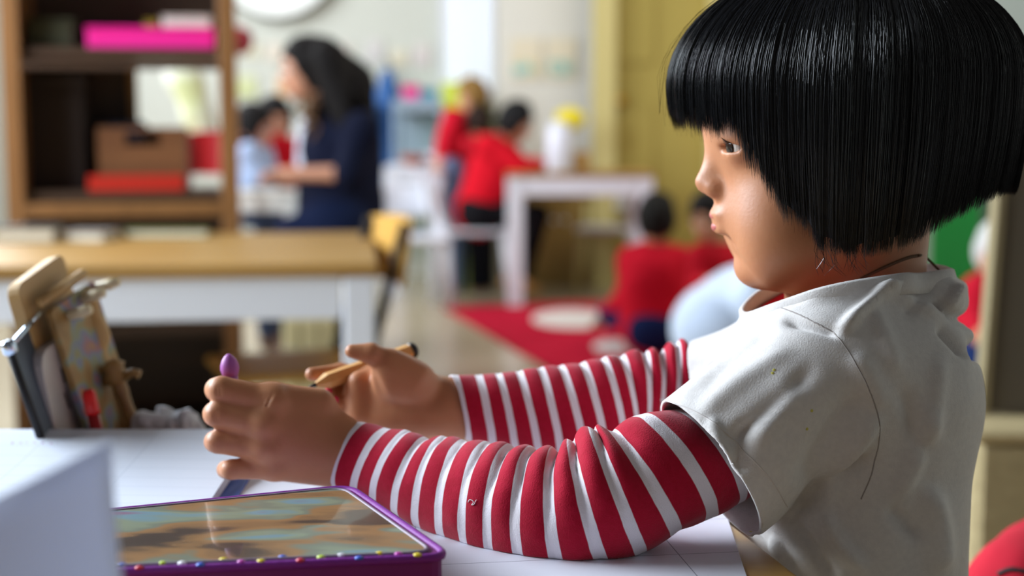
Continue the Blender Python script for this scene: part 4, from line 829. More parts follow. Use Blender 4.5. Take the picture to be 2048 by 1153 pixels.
# head, neck and trunk
def Wn(px, py, dy=0.0):   # place by the midline plane, then shift sideways
    return W(px, py, YC) + V3(0, dy, 0)
s = SDF()
s.ell(Wn(1705, 185), (.088, .072, .074), k=.02)
s.ell(Wn(1590, 335), (.052, .056, .072), k=.025)
s.ell(Wn(1500, 240), (.031, .046, .032), k=.02)
for q in (-1, 1):
    s.ell(Wn(1556, 452, q*.027), (.033, .031, .036), k=.018)
    s.cap(Wn(1552, 526, q*.018), Wn(1690, 440, q*.050), .0165, .018, k=.016)
    s.ell(Wn(1672, 330, q*.070), (.012, .008, .020), k=.008)
s.ell(Wn(1523, 534), (.0190, .021, .0155), k=.008)
s.ell(Wn(1496, 428), (.0215, .028, .024), k=.010)
s.cap(Wn(1450, 288), Wn(1413, 364), .0055, .0080, k=.012)
for q in (-1, 1):
    s.ell(Wn(1431, 376, q*.0085), (.0078, .0055, .0062), k=.006)
    s.ell(Wn(1470, 290, q*.031), (.0125, .0135, .0118), k=.006)
    s.ell(Wn(1446, 293, q*.0345), (.0090, .0130, .0030), k=.0025, op='s')
    s.cap(Wn(1452, 262, q*.014), Wn(1476, 262, q*.046), .006, .006, k=.010)
s.ell(Wn(1437, 429), (.0060, .0145, .0042), k=.006)
s.ell(Wn(1444, 456), (.0062, .0125, .0046), k=.006)
s.cap(Wn(1418, 442, -.010), Wn(1418, 442, .010), .0014, .0014, k=.003, op='s')
s.cap(Wn(1450, 481, -.012), Wn(1450, 481, .012), .0015, .0015, k=.009, op='s')
s.ecap(Wn(1714, 690), Wn(1742, 430), .0405, .040, 1.0, k=.022)
s.ecap(Wn(1700, 800), Wn(1720, 690), .062, .046, 1.35, k=.03)
s.ecap(V3(.228, YC, .44), Wn(1700, 800), .066, .064, 1.3, k=.03)
hv, hf = s.mesh(.0021); hv = smooth_vf(hv, hf, 2)
BODY = [(hv, hf)]
# arms and hands, meshed finer, part of the same body mesh
s = SDF()
s.cap(W(1650, 760, .93), W(1330, 985, .892), .030, .026, k=.01).cap(W(1330, 985, .892), W(800, 937, .955), .025, .019)
s.cap(W(800, 937, .955), W(690, 908, .985), .019, .0205)
WR = (682, 908, .986)
mcp = [(545, 805, .972), (528, 848, .966), (530, 893, .967), (548, 932, .973)]
pip = [(443, 780, .966), (437, 829, .962), (436, 884, .963), (462, 940, .968)]
dip = [(434, 780, .986), (430, 829, .983), (430, 884, .983), (452, 940, .988)]
tip = [(468, 782, .999), (462, 832, .998), (462, 886, .997), (482, 940, .999)]
rr = [(.0118, .0092, .0083, .0072), (.0122, .0092, .0083, .0072), (.0118, .0080, .0074, .0066), (.0105, .0068, .0062, .0056)]
nh = SDF()
nh.cap(W(860, 942, .952), W(*WR), .018, .0205, k=.01)
for i in range(4):
    nh.cap(W(*WR), W(*mcp[i]), .0185, rr[i][0], k=.010)
nh.ell(W(610, 878, .984), (.034, .013, .029), k=.012)
nh.cap(W(640, 806, .985), W(540, 797, .975), .010, .0095, k=.010)
for i in range(4):
    a, b, c, d = [W(*x[i]) for x in (mcp, pip, dip, tip)]
    nh.cap(a, b, rr[i][0]*.92, rr[i][1], k=.004); nh.cap(b, c, rr[i][1], rr[i][2], k=.002); nh.cap(c, d, rr[i][2], rr[i][3], k=.002)
    nh.ell(a + V3(.002, -.006, 0), (.007, .006, .006), k=.008)
th = [W(660, 870, 1.000), W(590, 822, 1.012), W(520, 800, 1.016), W(472, 792, 1.000)]
nh.cap(th[0], th[1], .014, .0115, k=.01); nh.cap(th[1], th[2], .0105, .0085, k=.003); nh.cap(th[2], th[3], .0085, .0070, k=.002)
for i, (x0, x1, y) in enumerate([(430, 512, 805), (428, 500, 858), (440, 505, 915)]):   # clefts between the fingers
    nh.cap(W(x0, y, .948), W(x1, y+3, .951), .0030, .0018, k=.003, op='s')
for x in (521, 530, 540):     # creases behind the index knuckle
    nh.cap(W(x+6, 786, .9603), W(x-6, 812, .9583), .0006, .0006, k=.002, op='s')
for i in range(4):            # creases over the knuckles
    p = pip[i]
    for dx in (3, 9):
        nh.cap(W(p[0]-12+dx, p[1]-11, p[2]-.0092), W(p[0]-12+dx, p[1]+11, p[2]-.0092), .0006, .0006, k=.001, op='s')
v, f = nh.mesh(.0011); BODY.append((smooth_vf(v, f, 2), f))
fh = SDF()
fw = (890, 818, 1.058)
fh.cap(W(1120, 815, 1.075), W(912, 822, 1.058), .024, .0200, k=.01)
fh.cap(W(912, 822, 1.058), W(*fw), .0200, .0200, k=.01)
fm = [(735, 757, 1.066), (722, 785, 1.066), (722, 812, 1.062), (736, 836, 1.054)]
fp = [(682, 745, 1.072), (680, 776, 1.078), (690, 800, 1.076), (704, 828, 1.070)]
ft = [(624, 749, 1.060), (657, 790, 1.052), (671, 808, 1.050), (692, 834, 1.050)]
for i in range(4):
    fh.cap(W(*fw), W(*fm[i]), .0175, .0105, k=.010)
    fh.cap(W(*fm[i]), W(*fp[i]), .0088, .0068, k=.004); fh.cap(W(*fp[i]), W(*ft[i]), .0068, (.0052, .0054, .005, .0046)[i], k=.003)
fh.ell(W(790, 800, 1.055), (.036, .013, .026), k=.012)
fh.ell(W(800, 765, 1.042), (.024, .012, .0175), R=rotm(W(860, 800, 1.05)-W(770, 735, 1.04)), k=.010)
fh.ell(W(820, 838, 1.047), (.030, .0125, .0130), k=.010)
fh.cap(W(716, 765, 1.050), W(718, 826, 1.048), .0078, .0085, k=.006)
fh.cap(W(742, 752, 1.030), W(768, 815, 1.030), .0032, .0022, k=.007, op='s')
fh.cap(W(768, 815, 1.030), W(830, 812, 1.031), .0018, .0010, k=.007, op='s')
ftm = [W(828, 760, 1.045), W(782, 727, 1.042), W(742, 708, 1.036), W(704, 703, 1.034)]
fh.cap(ftm[0], ftm[1], .0140, .0098, k=.010); fh.cap(ftm[1], ftm[2], .0092, .0078, k=.003); fh.cap(ftm[2], ftm[3], .0080, .0052, k=.002)
v, f = fh.mesh(.0011); BODY.append((smooth_vf(v, f, 2), f))
# seated legs under the table
lg = SDF()
HIP = V3(.235, YC, .42)
for q in (-1, 1):
    lg.cap(HIP+V3(0, q*.055, 0), V3(-.03, YC+q*.08, .44), .055, .042, k=.02); lg.cap(V3(-.03, YC+q*.08, .44), V3(-.02, YC+q*.085, .09), .038, .026, k=.01)
    lg.cap(V3(-.02, YC+q*.085, .07), V3(-.10, YC+q*.09, .035), .026, .018, k=.01)
v, f = lg.mesh(.007); BODY.append((smooth_vf(v, f, 1), f))
V = np.concatenate([b[0] for b in BODY]); off = np.cumsum([0]+[len(b[0]) for b in BODY[:-1]])
F = np.concatenate([b[1]+o for b, o in zip(BODY, off)])
body = link('body', fast_mesh('body', V, F), M_skin, child)
bvh_near = BVHTree.FromPolygons([tuple(x) for x in BODY[1][0]], [tuple(map(int, x)) for x in BODY[1][1]])
bvh_far = BVHTree.FromPolygons([tuple(x) for x in BODY[2][0]], [tuple(map(int, x)) for x in BODY[2][1]])
bvh_head = BVHTree.FromPolygons([tuple(x) for x in hv], [tuple(map(int, x)) for x in hf])
# eyes, lips, brows
M_eye = mat('eye_white', '#E8E4DF', 0.15); M_iris = mat('dark_iris', '#1a1210', 0.1); M_lip = mat('lips', '#B5605C', 0.4)
for q in (-1, 1):
    c = Wn(1470, 291, q*.031)
    b = MB().lathe([(math.sin(a)*.0105, -math.cos(a)*.0105) for a in np.linspace(.02, math.pi-.02, 14)], c, 20, (-.95, -.34, -.14)).build('eyeball', M_eye, child, True)
    d = nrm((-.95, -.34, -.14))
    MB().lathe([(.0052, .0093), (.0046, .0100), (.003, .0104), (.0006, .0107)], c, 18, d).build('iris', M_iris, b, True)
    lash = MB()
    for k in range(14):
        a = (k-6.5)/6.5; p0 = c + d*.0105*.75 + V3(-.001, a*.0085, .0048-.0035*a*a); lash.tube([p0, p0+V3(-.0035, a*.002, .0002), p0+V3(-.0062, a*.003, .0018)], [.00035, .0003, .0001], 4)
    lash.build('eyelash', M_hair, child)
    br = MB()
    for k in range(40):
        a = random.random(); px = 1440+a*58; p0 = Wn(px, 252-6*math.sin(a*3)+random.uniform(-3, 3), q*(.012+.034*a))
        hit = bvh_head.find_nearest(p0)[0]; p0 = np.array(hit); br.tube([p0, p0+V3(.002, q*.003, .0008)], [.0004, .00015], 3)
    br.build('eyebrow', M_hair, child)
lp = MB()
for (py, r, zz) in ((430, .0034, 1), (454, .0040, -1)):
    pts = []
    for a in np.linspace(-.8, .8, 13):
        o = Wn(1380, py+zz*3*abs(a)+ (7 if zz > 0 else -6)*a*a, a*.0155); hit = bvh_head.ray_cast(Vector(o), Vector((1, 0, 0)))[0]
        if hit is None: continue
        pts.append(np.array(hit)+V3(.0022, 0, 0))
    lp.tube([q_+V3(.0002, 0, 0) for q_ in pts], [r*.85*max(.25, math.cos(a*1.3)) for a in np.linspace(-1, 1, len(pts))], 10)
lp.build('lips', M_lip, child, True)
# pink nails of the far hand, plain nail of the far thumb
M_nail = mat('pink_nail_polish', '#E8406E', 0.25, spec=0.6)
def nail(bvh, p, d, m, r=(.0042, .0030)):
    hit, n, _, _ = bvh.find_nearest(Vector(p)); hit = np.array(hit); n = nrm(n); d = nrm(np.array(d)-n*(n @ np.array(d))); t = np.cross(n, d); V = []
    for k in range(16):
        a = 2*math.pi*k/16; V.append(hit + d*math.cos(a)*r[0] + t*math.sin(a)*r[1] - n*.0003)
    V += [x + n*.0010 - (x-hit)*.12 for x in V]
    F = [(k, (k+1) % 16, 16+(k+1) % 16, 16+k) for k in range(16)] + [tuple(range(16, 32)), tuple(range(15, -1, -1))]
    o = mesh('fingernail', V, F, m, body); o['label'] = 'pink painted fingernail'; return o
nail(bvh_far, W(655, 783, 1.046), W(657, 790, 1.05)-W(672, 778, 1.06), M_nail)
nail(bvh_far, W(668, 801, 1.044), W(671, 808, 1.05)-W(686, 800, 1.06), M_nail)

# ---- striped sleeves, lofted ring by ring
def stripe_mat(name, lo_v):
    m = bpy.data.materials.new(name); m.use_nodes = True; nt = m.node_tree; b = nt.nodes['Principled BSDF']; N = nt.nodes.new; Lk = nt.links.new
    at = N('ShaderNodeAttribute'); at.attribute_name = 'stripe'
    tc = N('ShaderNodeTexCoord'); nz = N('ShaderNodeTexNoise'); nz.inputs['Scale'].default_value = 60; Lk(tc.outputs['Object'], nz.inputs['Vector'])
    a = N('ShaderNodeMath'); a.operation = 'MULTIPLY_ADD'; Lk(nz.outputs['Fac'], a.inputs[0]); a.inputs[1].default_value = 0.06; Lk(at.outputs['Fac'], a.inputs[2])
    r = N('ShaderNodeMath'); r.operation = 'ROUND'; Lk(a.outputs[0], r.inputs[0])
    d = N('ShaderNodeMath'); d.operation = 'SUBTRACT'; Lk(a.outputs[0], d.inputs[0]); Lk(r.outputs[0], d.inputs[1])
    ab = N('ShaderNodeMath'); ab.operation = 'ABSOLUTE'; Lk(d.outputs[0], ab.inputs[0])
    mr = N('ShaderNodeMapRange'); Lk(ab.outputs[0], mr.inputs['Value']); mr.inputs['From Min'].default_value = .158; mr.inputs['From Max'].default_value = .180
    n2 = N('ShaderNodeTexNoise'); n2.inputs['Scale'].default_value = 300; n2.inputs['Detail'].default_value = 3; Lk(tc.outputs['Object'], n2.inputs['Vector'])
    rc = N('ShaderNodeMix'); rc.data_type = 'RGBA'; rc.inputs['A'].default_value = srgb('#9C0B24'); rc.inputs['B'].default_value = srgb('#B41436'); Lk(n2.outputs['Fac'], rc.inputs['Factor'])
    mx = N('ShaderNodeMix'); mx.data_type = 'RGBA'; Lk(mr.outputs['Result'], mx.inputs['Factor']); mx.inputs['A'].default_value = srgb('#E2DCE2'); Lk(rc.outputs['Result'], mx.inputs['B'])
    Lk(mx.outputs['Result'], b.inputs['Base Color']); b.inputs['Roughness'].default_value = .92; b.inputs['Specular IOR Level'].default_value = .1
    b.inputs['Sheen Weight'].default_value = .15
    n3 = N('ShaderNodeTexNoise'); n3.inputs['Scale'].default_value = 1100; n3.inputs['Detail'].default_value = 2; Lk(tc.outputs['Object'], n3.inputs['Vector'])
    bp = N('ShaderNodeBump'); bp.inputs['Strength'].default_value = .4; bp.inputs['Distance'].default_value = .0008; Lk(n3.outputs['Fac'], bp.inputs['Height']); Lk(bp.outputs['Normal'], b.inputs['Normal'])
    return m
M_stripe = stripe_mat('red_and_white_striped_jersey', 0)
def sleeve(name, rings, vs, amp, seed, label, nth=128, sub=14, depthf=0.92):
    """rings: rows (top px, top py, bottom px, bottom py, Y); vs: stripe numbers; amp(v): fold height"""
    R0 = []
    for a in rings:
        t = W(a[0], a[1], a[4]); b = W(a[2], a[3], a[4]); R0.append(np.concatenate([(t+b)/2, (t-b)/2]))
    n = (len(rings)-1)*sub+1; Q = spline(R0, n); vv = np.interp(np.linspace(0, len(rings)-1, n), np.arange(len(rings)), vs)
    Cn = Q[:, :3]; Tt = Q[:, 3:]; ax = np.gradient(Cn, axis=0); ax = np.stack([np.convolve(np.pad(ax[:, i], 12, 'edge'), np.ones(25)/25, 'valid') for i in range(3)], 1)
    th = np.linspace(0, 2*math.pi, nth, endpoint=False); P = []; S = []
    for i in range(n):
        r = np.linalg.norm(Tt[i]); nn = nrm(np.cross(ax[i], Tt[i])); 
        if nn[1] > 0: nn = -nn
        nn = nrm(.58*nn + V3(0, -.42, 0))
        sn, cs = np.sin(th), np.cos(th); base = Cn[i] + sn[:, None]*Tt[i] + cs[:, None]*nn*r*depthf
        dirn = sn[:, None]*Tt[i]/r + cs[:, None]*nn
        v = vv[i]; ph = v - .5 + .10*np.sin(th*2+seed) + .05*np.sin(th*5+v)
        w = .22 + .78*np.clip(np.sin(th+.25), 0, 1)**1.3
        fold = (2*np.abs(np.cos(math.pi*ph))**.8-1)*w*amp(v)*.8
        nz = vnoise(np.stack([base[:, 0], base[:, 1], base[:, 2]], 1), 38, seed)*.0016 + vnoise(base, 90, seed+3)*.0006
        P.append(base + dirn*(fold+nz)[:, None]); S.append(np.full(nth, v))
    # rolled edge at the cuff and a short inner lining
    i = 0; c = Cn[0]; inner = []
    for rad, back, sv in ((.985, -.0012, vs[0]), (.95, -.0008, vs[0]-.02), (.93, .002, vs[0]), (.92, .012, vs[0]+.5)):
        a = nrm(ax[0]); inner.append((c + (P[0]-c)*rad + a*back, np.full(nth, sv)))
    PP = [x[0] for x in inner[::-1]] + P; SS = [x[1] for x in inner[::-1]] + S
    m = len(PP); VV = np.concatenate(PP); VV[:, 2] = np.maximum(VV[:, 2], TZ+.0012)
    k = np.arange(nth); F = np.concatenate([np.stack([i*nth+k, i*nth+(k+1) % nth, (i+1)*nth+(k+1) % nth, (i+1)*nth+k], 1) for i in range(m-1)])
    me = fast_mesh(name, VV, F); at = me.attributes.new('stripe', 'FLOAT', 'POINT'); at.data.foreach_set('value', np.concatenate(SS).astype('f'))
    o = link(name, me, M_stripe, child); o['label'] = label; return o
Z = 2048/920
def zz(t, b, Y): return (640+t[0]/Z, 640+t[1]/Z, 640+b[0]/Z, 640+b[1]/Z, Y)
near = [zz(*a) for a in [((160, 455), (62, 752), .987), ((190, 458), (92, 765), .983), ((300, 488), (180, 785), .972), ((390, 498), (262, 830), .962), ((470, 533), (360, 880), .952),
        ((545, 528), (468, 940), .943), ((635, 545), (595, 1000), .931), ((742, 548), (705, 1045), .919), ((842, 562), (815, 1078), .908), ((940, 572), (945, 1103), .898),
        ((1042, 585), (1095, 1108), .889), ((1118, 540), (1275, 1090), .886), ((1215, 480), (1432, 1035), .886), ((1302, 492), (1580, 950), .888), ((1432, 420), (1718, 885), .897),
        ((1600, 400), (1852, 823), .913), ((1760, 380), (1925, 755), .924), ((1930, 350), (2000, 680), .930)]]
def amp_n(v):
    return float(np.interp(v, [0, 1, 2, 3, 5, 6, 7, 8, 9, 10, 11, 12, 13, 14], [.0001, .0003, .0009, .0012, .0014, .002, .0030, .0036, .0044, .0046, .0042, .0024, .0007, .0004]))
near_sleeve = sleeve('striped_sleeve', near, [-.15] + list(range(0, 17)), amp_n, 2, 'striped sleeve of the near arm, elbow resting on the table')
far = [zz(*a) for a in [((590, 248), (645, 535), 1.056), ((605, 247), (662, 540), 1.057), ((710, 247), (768, 560), 1.061), ((797, 238), (868, 580), 1.064), ((890, 236), (970, 595), 1.067), ((985, 218), (1066, 600), 1.070),
        ((1075, 203), (1172, 600), 1.073), ((1170, 192), (1262, 590), 1.076), ((1262, 170), (1345, 560), 1.079), ((1345, 165), (1405, 520), 1.082), ((1450, 148), (1450, 480), 1.083),
        ((1520, 150), (1510, 440), 1.084), ((1590, 108), (1580, 420), 1.084), ((1660, 118), (1650, 430), 1.084), ((1760, 110), (1750, 420), 1.083)]]
def amp_f(v):
    return float(np.interp(v, [0, 2, 6, 8, 9, 10, 12, 13], [.0002, .0008, .0012, .0022, .0052, .0056, .0060, .003]))
sleeve('striped_sleeve', far, [-.15] + list(range(0, 14)), amp_f, 5, 'striped sleeve of the far arm with the pencil hand')

# ---- t-shirt
s = SDF()
s.ecap(V3(.235, YC, .36), W(1702, 800, YC), .082, .079, 1.22, k=.02)
s.ell(W(1705, 760, YC), (.077, .092, .075), k=.03)
s.ecap(W(1700, 720, YC), W(1702, 560, YC), .070, .062, .98, k=.028)
s.cap(W(1650, 748, .912), W(1395, 958, .884), .0475, .0515, k=.022)
s.cap(W(1650, 735, .930), W(1640, 720, 1.035), .046, .044, k=.03)
s.cap(W(1610, 728, 1.045), W(1360, 795, 1.080), .046, .037, k=.022)
s.cap(W(1876, 603, YC-.035), W(1880, 603, YC+.03), .018, .018, k=.010)
s.cap(W(1892, 672, YC-.03), W(1892, 672, YC+.03), .0145, .0145, k=.010)
s.cap(W(1936, 641, YC-.05), W(1936, 637, YC+.05), .0050, .0050, k=.006, op='s').cap(W(1945, 706, YC-.05), W(1945, 702, YC+.05), .0050, .0050, k=.008, op='s')
tv, tf = s.mesh(.0024); tv = smooth_vf(tv, tf, 3); tn = normals_vf(tv, tf)
px, py, dep = project(tv); near_w = np.clip(-tn[:, 1]*1.4+.35, 0, 1)
def fold(a, b, wd, h, curve=0.0):
    """ridge (h > 0) or furrow (h < 0) along a line on the camera side of the cloth"""
    ax_, ay = a; bx, by = b; L = math.hypot(bx-ax_, by-ay); ux, uy = (bx-ax_)/L, (by-ay)/L
    t = ((px-ax_)*ux + (py-ay)*uy)/L; dd = -(px-ax_)*uy + (py-ay)*ux - curve*4*t*(1-t)
    e = np.clip(np.minimum(t, 1-t)*4, 0, 1); e = e*e*(3-2*e)
    return 2.0*h*np.exp(-(dd/wd)**2)*np.where((t > 0) & (t < 1), e, 0)*near_w
D = np.zeros(len(tv))
for a, b, wd, h, c in [((1860, 530), (1665, 680), 10, .0042, 10), ((1590, 598), (1800, 600), 14, .0030, -14), ((1560, 640), (1690, 672), 10, -.0030, 0),
                       ((1720, 560), (1900, 640), 12, .002, 0), ((1600, 690), (1380, 850), 18, .0016, 10), ((1560, 650), (1400, 780), 16, -.0016, 8), ((1640, 720), (1430, 900), 16, -.0018, -10),
                       ((1500, 830), (1480, 960), 14, -.0020, 8), ((1420, 830), (1460, 930), 12, .0018, 4), ((1740, 770), (1600, 1000), 26, -.0035, 20), ((1770, 820), (1640, 1030), 14, .0032, 14),
                       ((1760, 900), (1560, 1060), 16, -.0045, 10), ((1860, 800), (1780, 1010), 18, .0028, -14), ((1800, 760), (1850, 930), 18, -.0022, 0), ((1880, 700), (1860, 900), 16, .0016, 0),
                       ((1540, 1070), (1600, 1180), 9, .0040, 0), ((1500, 1050), (1560, 1180), 8, -.0030, 0), ((1580, 1030), (1680, 1170), 16, -.0030, 0), ((1640, 1010), (1740, 1150), 14, .0028, 10),
                       ((1850, 960), (1870, 1160), 22, .0045, -12), ((1770, 1010), (1850, 1080), 18, -.0030, 0), ((1700, 700), (1770, 830), 22, .0016, -8), ((1600, 760), (1500, 900), 20, .0014, 0),
                       ((1870, 560), (1800, 640), 12, -.0014, 0), ((1930, 560), (1880, 640), 10, .0022, 0), ((1930, 648), (1860, 600), 9, -.0045, 0), ((1935, 720), (1870, 650), 9, -.0040, 0),
                       ((1740, 600), (1800, 760), 16, .0014, 0), ((1450, 720), (1350, 800), 14, .0012, 0)]:
    D += fold(a, b, wd, h, c)
D += vnoise(tv, 22, 1)*.0020 + vnoise(tv*np.array([1, 1, .6]), 55, 2)*.0008
armpit = np.exp(-(((px-1715)/60)**2 + ((py-900)/90)**2))
tv = tv + tn*(D - .0*armpit)[:, None]
me = fast_mesh('t_shirt', tv, tf); bm = bmesh.new(); bm.from_mesh(me)
def cut(pt, no):
    """removes what lies beyond the plane (normal side)"""
    g = bm.verts[:]+bm.edges[:]+bm.faces[:]
    bmesh.ops.bisect_plane(bm, geom=g, dist=1e-5, plane_co=Vector(pt), plane_no=Vector(no), clear_outer=True, clear_inner=False)
def cut_local(pt, no, rad):
    """the same, only within rad of pt"""
    P = Vector(pt); N_ = Vector(no).normalized()
    fs = [f_ for f_ in bm.faces if (f_.calc_center_median()-P).length < rad]; es = set(); vs_ = set()
    for f_ in fs: es.update(f_.edges); vs_.update(f_.verts)
    bmesh.ops.bisect_plane(bm, geom=list(vs_)+list(es)+fs, dist=1e-5, plane_co=P, plane_no=N_)
    bad = [v_ for v_ in bm.verts if (v_.co-P).length < rad*.97 and (v_.co-P).dot(N_) > 2e-5]
    bmesh.ops.delete(bm, geom=bad, context='VERTS')
hem_c = W(1420, 936, .8855); hem_n = nrm(W(1420, 936, .8855)-W(1660, 748, .912)); hem_n = nrm(hem_n + V3(0, 0, .06))
fh_c = W(1424, 780, 1.074); fh_n = nrm(W(1392, 788, 1.078)-W(1600, 728, 1.045))
cut_local(hem_c, hem_n, .085); cut_local(fh_c, fh_n, .075)
ncl = W(1502, 632, YC); ncr = W(1908, 545, YC); nd = nrm(ncr-ncl); nn = nrm(np.cross(nd, V3(0, 1, -.03))); nn = nn if nn[2] > 0 else -nn
sad = lambda y: .0105*((y-YC)/.065)**2
for v_ in bm.verts: v_.co.z -= sad(v_.co.y)
cut((ncl+ncr)/2, nn)
rim = [e for e in bm.edges if e.is_boundary]
neck_pts = np.array([(e.verts[0].co+e.verts[1].co)/2 for e in rim if abs(((e.verts[0].co+e.verts[1].co)/2-Vector((ncl+ncr)/2)).dot(Vector(nn))) < .002])
neck_pts[:, 2] += sad(neck_pts[:, 1])
for v_ in bm.verts: v_.co.z += sad(v_.co.y)
cut((0, 0, .37), (0, 0, -1))
bm.edges.ensure_lookup_table()
rim = [e for e in bm.edges if e.is_boundary]
hem_pts = np.array([(e.verts[0].co+e.verts[1].co)/2 for e in rim if abs((e.verts[0].co-Vector(hem_c)).dot(Vector(hem_n))) < .002 and (e.verts[0].co-Vector(hem_c)).length < .08])
bm.to_mesh(me); bm.free()
shirt = link('t_shirt', me, M_shirt, child); shirt['label'] = 'light grey short-sleeved t-shirt'
md = shirt.modifiers.new('thick', 'SOLIDIFY'); md.thickness = .0022; md.offset = 0
bvh_shirt = BVHTree.FromPolygons([tuple(x) for x in tv], [tuple(map(int, x)) for x in tf])
def ordered(P, n):
    c = P.mean(0); u = nrm(P[0]-c); w = nrm(np.cross(n, u)); a = np.arctan2((P-c) @ w, (P-c) @ u); o = np.argsort(a); P = P[o]
    A = a[o]; g = np.linspace(-math.pi, math.pi, 97)[:-1]; R_ = np.stack([np.interp(g, np.concatenate([A-2*math.pi, A, A+2*math.pi]), np.concatenate([P[:, i]]*3)) for i in range(3)], 1)
    for _ in range(2): R_ = (np.roll(R_, 1, 0)+R_*2+np.roll(R_, -1, 0))/4
    return R_
def ring_band(name, loop, prof, m, parent):
    """a closed band: prof gives (outward, up) offsets along the loop"""
    c = loop.mean(0); V = []; k = len(prof); L = len(loop)
    for i in range(L):
        t = nrm(loop[(i+1) % L]-loop[i-1]); o = nrm(np.cross(t, nn)); o = o if o @ (loop[i]-c) > 0 else -o; u = nrm(np.cross(o, t)); u = u if u @ nn > 0 else -u
        for a, b in prof: V.append(loop[i] + o*a + u*b)
    F = [(i*k+j, i*k+(j+1) % k, ((i+1) % L)*k+(j+1) % k, ((i+1) % L)*k+j) for i in range(L) for j in range(k)]
    return mesh(name, V, F, m, parent)
NL = ordered(neck_pts, nn)
ring_band('collar', NL, [(.0026, -.009), (.0030, -.004), (.0022, .0035), (.0002, .0050), (-.0018, .0035), (-.0014, -.009)], M_shirt, shirt)
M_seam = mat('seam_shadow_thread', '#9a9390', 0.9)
def seam(pts, r=.0005, m=M_seam, lift=.0010):
    P = spline([(a, b) for a, b in pts], 60); out = []
    for a, b in P:
        d = ray(a, b); hit = bvh_shirt.ray_cast(Vector(CAM), Vector(nrm(d)))
        if hit[0] is not None: out.append(np.array(hit[0]) + np.array(hit[1])*lift*(1 if np.array(hit[1]) @ d < 0 else -1))
    o = MB().tube(out, r, 6).build('seam', m, shirt, True); return o
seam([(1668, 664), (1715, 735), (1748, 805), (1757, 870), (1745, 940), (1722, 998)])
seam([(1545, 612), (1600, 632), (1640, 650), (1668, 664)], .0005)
seam([(1322, 800), (1400, 830), (1450, 868), (1500, 915), (1545, 965), (1572, 1012)], .0005, mat('hem_stitching', '#c9c3c0', .9))
# red undershirt at the neck, and the cord
s2 = np.array([NL.mean(0) + (p-NL.mean(0))*.93 - nn*.005 for p in NL])
o = ring_band('undershirt_collar', s2, [(.001, -.03), (.001, 0), (-.0016, 0), (-.0016, -.03)], M_red, child); o['label'] = 'red undershirt at the neckline'
M_cord = mat('brown_cord', '#6e5540', .8)
cp = []
for a_, b_ in spline([(1660, 600), (1700, 573), (1740, 549), (1780, 530), (1815, 516), (1838, 511)], 24):
    h_ = bvh_head.ray_cast(Vector(CAM), Vector(nrm(ray(a_, b_))))
    if h_[0] is not None: cp.append(np.array(h_[0]) + np.array(h_[1])*.0006)
cp += [W(1852, 508, .975), W(1846, 516, 1.0), W(1790, 535, 1.02), W(1700, 575, 1.025)]
MB().tube(spline(cp, 70), .00105, 8).build('neck_cord', M_cord, child, True)
MB().tube(spline([W(1842, 506, .975), W(1856, 519, .975), W(1884, 548, .972), W(1890, 570, .972)], 24), .0009, 8).build('neck_cord', M_cord, child, True)
MB().lathe([(.0001, -.004), (.0022, -.003), (.0026, 0), (.0022, .003), (.0001, .004)], W(1840, 509, .962), 12, (1, 0, -.2)).build('cord_knot', M_cord, child, True)
# stains on the shirt
M_st = mat('yellow_paint_stain', '#c4bd62', .9)
for a_, b_ in ((1548, 742), (1622, 822), (1612, 858), (1502, 1060), (1545, 748)):
    h_ = bvh_shirt.ray_cast(Vector(CAM), Vector(nrm(ray(a_, b_))))
    if h_[0] is not None:
        c_ = np.array(h_[0]); n_ = nrm(h_[1]); n_ = n_ if n_[1] < 0 else -n_; MB().lathe([(.0010, 0), (.0009, .0002), (.0003, .0003)], c_+n_*.0011, 9, n_).build('stain', M_st, shirt)
bvs = BVHTree.FromPolygons([v_.co.copy() for v_ in near_sleeve.data.vertices], [tuple(p_.vertices) for p_ in near_sleeve.data.polygons]); th_ = []
for a_, b_ in spline([(936, 1005), (939, 1000), (944, 1001), (947, 1005), (943, 1010), (948, 1009), (951, 1003), (953, 1000)], 24):
    h_ = bvs.ray_cast(Vector(CAM), Vector(nrm(ray(a_, b_))))
    if h_[0] is not None: th_.append(np.array(h_[0])+V3(0, -.0006, 0))
o = MB().tube(th_, .00025, 5).build('loose_thread', mat('white_thread', '#E6E2E4', .9), near_sleeve, True); o['label'] = 'tiny loose white thread'
# trousers and shoes
s = SDF()
s.ecap(HIP+V3(-.01, 0, -.01), HIP+V3(0, 0, .03), .078, .078, 1.15, k=.02)
for q in (-1, 1):
    s.cap(HIP+V3(0, q*.055, 0), V3(-.03, YC+q*.08, .44), .066, .052, k=.02); s.cap(V3(-.03, YC+q*.08, .44), V3(-.02, YC+q*.085, .10), .050, .042, k=.01)
v, f = s.mesh(.007); link('trousers', fast_mesh('trousers', smooth_vf(v, f, 2), f), mat('navy_jersey', '#1c2538', .9), child)
for q in (-1, 1):
    s = SDF().cap(V3(-.015, YC+q*.085, .04), V3(-.10, YC+q*.09, .032), .036, .030).ell(V3(-.02, YC+q*.085, .07), (.034, .03, .03)).plane((0, 0, 0.002), (0, 0, -1))
    v, f = s.mesh(.005); link('shoe', fast_mesh('shoe', smooth_vf(v, f, 1), f), mat('white_canvas', '#d8d8d8', .8), child)

